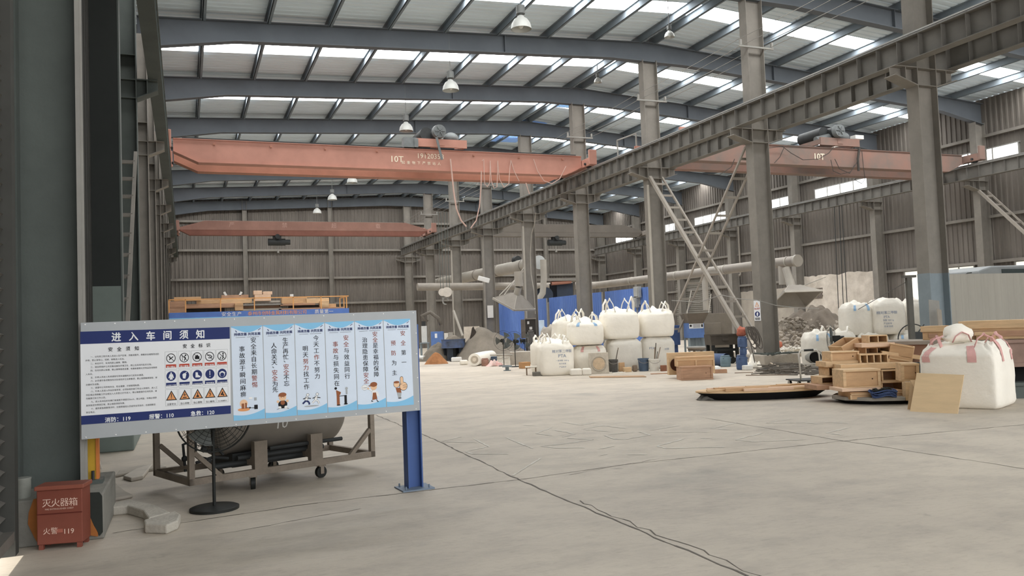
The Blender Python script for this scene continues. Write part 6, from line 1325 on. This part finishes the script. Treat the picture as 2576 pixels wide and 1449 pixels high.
# electric cabinet on the fifth column, leaning sheet, lamp, hoist block
c = P(1337, 880, 38.5); c.z = 0; s = 38.5/FPX; Z = lambda y: P(1337, y, 38.5).z; M = frame_at(c, HEAD); t = T('electric_cabinet', 'open dark electric cabinet with meters below the tilted hood', 'cabinet', c, HEAD)
b = B(M); b.bx(-13*s, 13*s, 0, .3, Z(835), Z(803)); [b.bx(x*s-.04, x*s+.04, .1, .2, 0, Z(835)) for x in (-11, 11)]; b.obj('body', mat('ecab_dark', (64, 60, 56), .7), t)
b = B(M); b.bx(-15*s, 15*s, -.06, .36, Z(803), Z(800)); b.obj('roof', duct_m, t); b = B(M); b.bx(-8*s, -3*s, -.02, 0, Z(815), Z(808)); b.bx(-3*s, 4*s, -.02, 0, Z(829), Z(822)); b.bx(-6*s, 6*s, -.02, 0, Z(833), Z(832)); b.obj('meter', white, t); b = B(M); b.bx(-24*s, -14*s, .0, .2, Z(850), Z(803)); b.obj('side_box', mat('ecab_side', (120, 112, 104), .7), t)
c = P(1365, 880, 33); c.z = 0; s = 33/FPX; b = B(frame_at(c, HEAD, -.06)); b.bx(-7*s, 7*s, 0, .04, .5, P(1365, 805, 33).z); b.bx(-7*s, 7*s, 0, .04, 0, .5); b.obj('leaning_sheet', mat('sheet_paleblue', (188, 204, 222), .5), bevel=.01, label='pale blue-white sheet leaning before the blue fence left of the bags', category='sheet')
t = T('hoist_block', 'white round hoist block with a hook hanging on chains before the duct', 'hoist block', P(1120, 750, 47)); c = P(1120, 735, 47); b = B(frame_at(c, HEAD)); b.cyl((.1, -.12, 0), (.1, .2, 0), .28, n=22); b.cyl((-.16, -.1, 0), (-.16, .15, 0), .22, n=18); b.obj('pulley', mat('block_white', (206, 198, 186), .6, 0, .15, 4), t, smooth='auto')
b = B(frame_at(c, HEAD)); b.tube([(.1*cos(a)*1.6+.0, 0, -.5+.2*sin(a)) for a in [pi*.2*i for i in range(9)]], .04, 7); b.bx(-.2, .2, -.03, .03, -.36, -.28); b.obj('hook', steel_l, t)
for x in (-.25, -.1, .1, .25): b = B(frame_at(c, HEAD)); b.cyl((x, 0, .2), (x, 0, 4.6), .016, n=5); b.obj('chain', steel_d, t)
c = P(1217, 703, 42); b = B(frame_at(c, HEAD, 0, .3)); b.bx(-.3, .3, -.1, .1, -.12, .12); o = b.obj('security_camera', white, bevel=.03, label='small white box camera on the sixth middle column', category='camera')
c = AX(1214, 785, 15.8); b = B(); q = YK[5]; b.bx(15.9, 16.25, q-.19, q-.172, c.z-.35, c.z+.35); b.obj('paper_notice', bag_g, label='pale paper notice on the sixth middle column', category='notice')
# ================================================================== BLUE-FASCIA PLATFORM WITH ORANGE RAIL (behind the board)
Yp = 42; t = T('storage_platform', 'raised storage platform with a blue lettered fascia and an orange railing behind the notice board', 'platform', (3.5, Yp, 0)); A = lambda x, y: AY(x, y, Yp)
x0, x1 = A(425, 795).x, A(878, 785).x; zf0, zf1 = 2.42, 2.68
b = B(); b.bx(x0, x1, Yp, Yp+3.2, zf0+.1, zf1-.04); b.obj('deck', steel, t)
b = B(); b.bx(x0, x1, Yp-.03, Yp, zf0, zf1); b.obj('fascia', mat('fascia_blue', (88, 122, 190), .5, 0, .1), t); b = B(); b.bx(x0, x1, Yp-.035, Yp, zf0-.04, zf0); b.obj('fascia_edge', sky_b, t)
b = B(); fn = lambda u, v: (u, Yp-.036, v); b.k = 0
for s_, c0, c1, kk in (('安全生产', 563, 602, 0), ('泰州市创特金属材料有限公司', 629, 766, 1), ('质量第一', 797, 833, 0)):
    b.k = kk; xa, xb = A(c0, 790).x, A(c1, 790).x; spaced(b, s_, fn, (xa+xb)/2, 2.55, .22, (xb-xa)/(len(s_)-1), .012)
b.obj('lettering', [white, icon_o], t)
rail_o = mat('rail_orange', (222, 164, 104), .6, 0, .12); zr = 3.3
b = B(); b.bx(x0, x1, Yp-.02, Yp+.03, zr-.03, zr+.02); b.bx(x1-.04, x1, Yp, Yp+2.4, zr-.03, zr+.02); b.bx(x0, x0+.04, Yp, Yp+2.4, zr-.03, zr+.02); b.obj('top_rail', rail_o, t)
for px_ in (425, 467, 555, 640, 738, 808, 872): X = A(px_, 770).x; b = B(); b.bx(X-.025, X+.025, Yp-.02, Yp+.03, zf1-.05, zr); b.obj('rail_post', rail_o, t)
for dy in (1.2, 2.4): b = B(); b.bx(x1-.05, x1, Yp+dy, Yp+dy+.05, zf1-.05, zr); b.obj('rail_post', rail_o, t)
for x in (x0+.1, (x0+x1)/2, x1-.2):
    for y in (Yp+.1, Yp+3): b = B(); b.bx(x-.08, x+.08, y-.08, y+.08, 0, zf0+.1); b.obj('leg', steel, t)
def tim(x0, y0, x1, y1, dy, dp, lab, m=w2, jit=0, tilt=0):
    c = AY((x0+x1)/2, y1, Yp+dy); s = dep(c)/FPX; b = B(frame_at(c, jit, 0, tilt)); b.bx(-(x1-x0)*s/2*1.06, (x1-x0)*s/2*1.06, 0, dp, 0, (y1-y0)*s); b.obj('mould_timber', m, bevel=.01, label=lab+' on the blue platform', category='wooden mould', group='moulds on the platform')
tim(426, 758, 463, 790, .3, .5, 'tall brown mould block at the left end', w3); tim(442, 747, 502, 757, .4, .6, 'flat board lying on the left moulds', w2); tim(470, 764, 585, 775, .6, .5, 'long dark beam in the left half', w3); tim(498, 754, 552, 764, .6, .5, 'short mould resting on the long dark beam', w2)
tim(472, 775, 560, 789, 1.0, .4, 'dark block standing for shade under the long dark beam', stick_m[2]); tim(556, 752, 630, 763, .7, .6, 'wide flat mould left of the tallest piece', w1); tim(561, 742, 622, 752, .7, .6, 'upper flat mould left of the tallest piece', w3)  # dark block under the long beam stands in for an empty shaded void
tim(567, 733, 572, 744, .7, .05, 'left pale strut of the raised V', white, 0, -.5); tim(600, 733, 605, 744, .7, .05, 'right pale strut of the raised V', white, 0, .5)
tim(643, 741, 680, 757, .5, .4, 'tall stem of the highest mould piece', w4); tim(639, 731, 658, 741, .5, .4, 'left head of the highest mould piece', w4); tim(663, 733, 684, 741, .5, .4, 'right head of the highest mould piece', w4)
tim(592, 763, 611, 781, .3, .4, 'square block with a hole', w2); tim(606, 757, 700, 762, .8, .4, 'pale thin board in the middle', duct_l); tim(612, 765, 708, 768, .5, .4, 'grey bar in the middle', steel_l); tim(612, 776, 704, 781, .4, .4, 'low pale beam in the middle', duct_l); tim(610, 769, 700, 776, .9, .4, 'brown mould behind the middle bars', w3)
tim(712, 748, 770, 763, .6, .5, 'broad mould in the right half', w2); tim(765, 750, 826, 763, .6, .5, 'second broad mould in the right half', w1); tim(709, 763, 790, 768, .5, .5, 'long brown board in the right half', w3); tim(708, 774, 860, 780, .4, .5, 'long low beam in the right half', w3); tim(730, 768, 800, 774, .8, .4, 'mould coloured dark as shade in the right half', stick_m[2]); tim(806, 757, 827, 773, .4, .4, 'pale block near the right end', w1); tim(820, 764, 845, 774, .6, .4, 'brown mould at the right end', w2); tim(730, 740, 738, 746, .6, .1, 'small pale box perched', white)  # shade on one mould is put in by its dark material
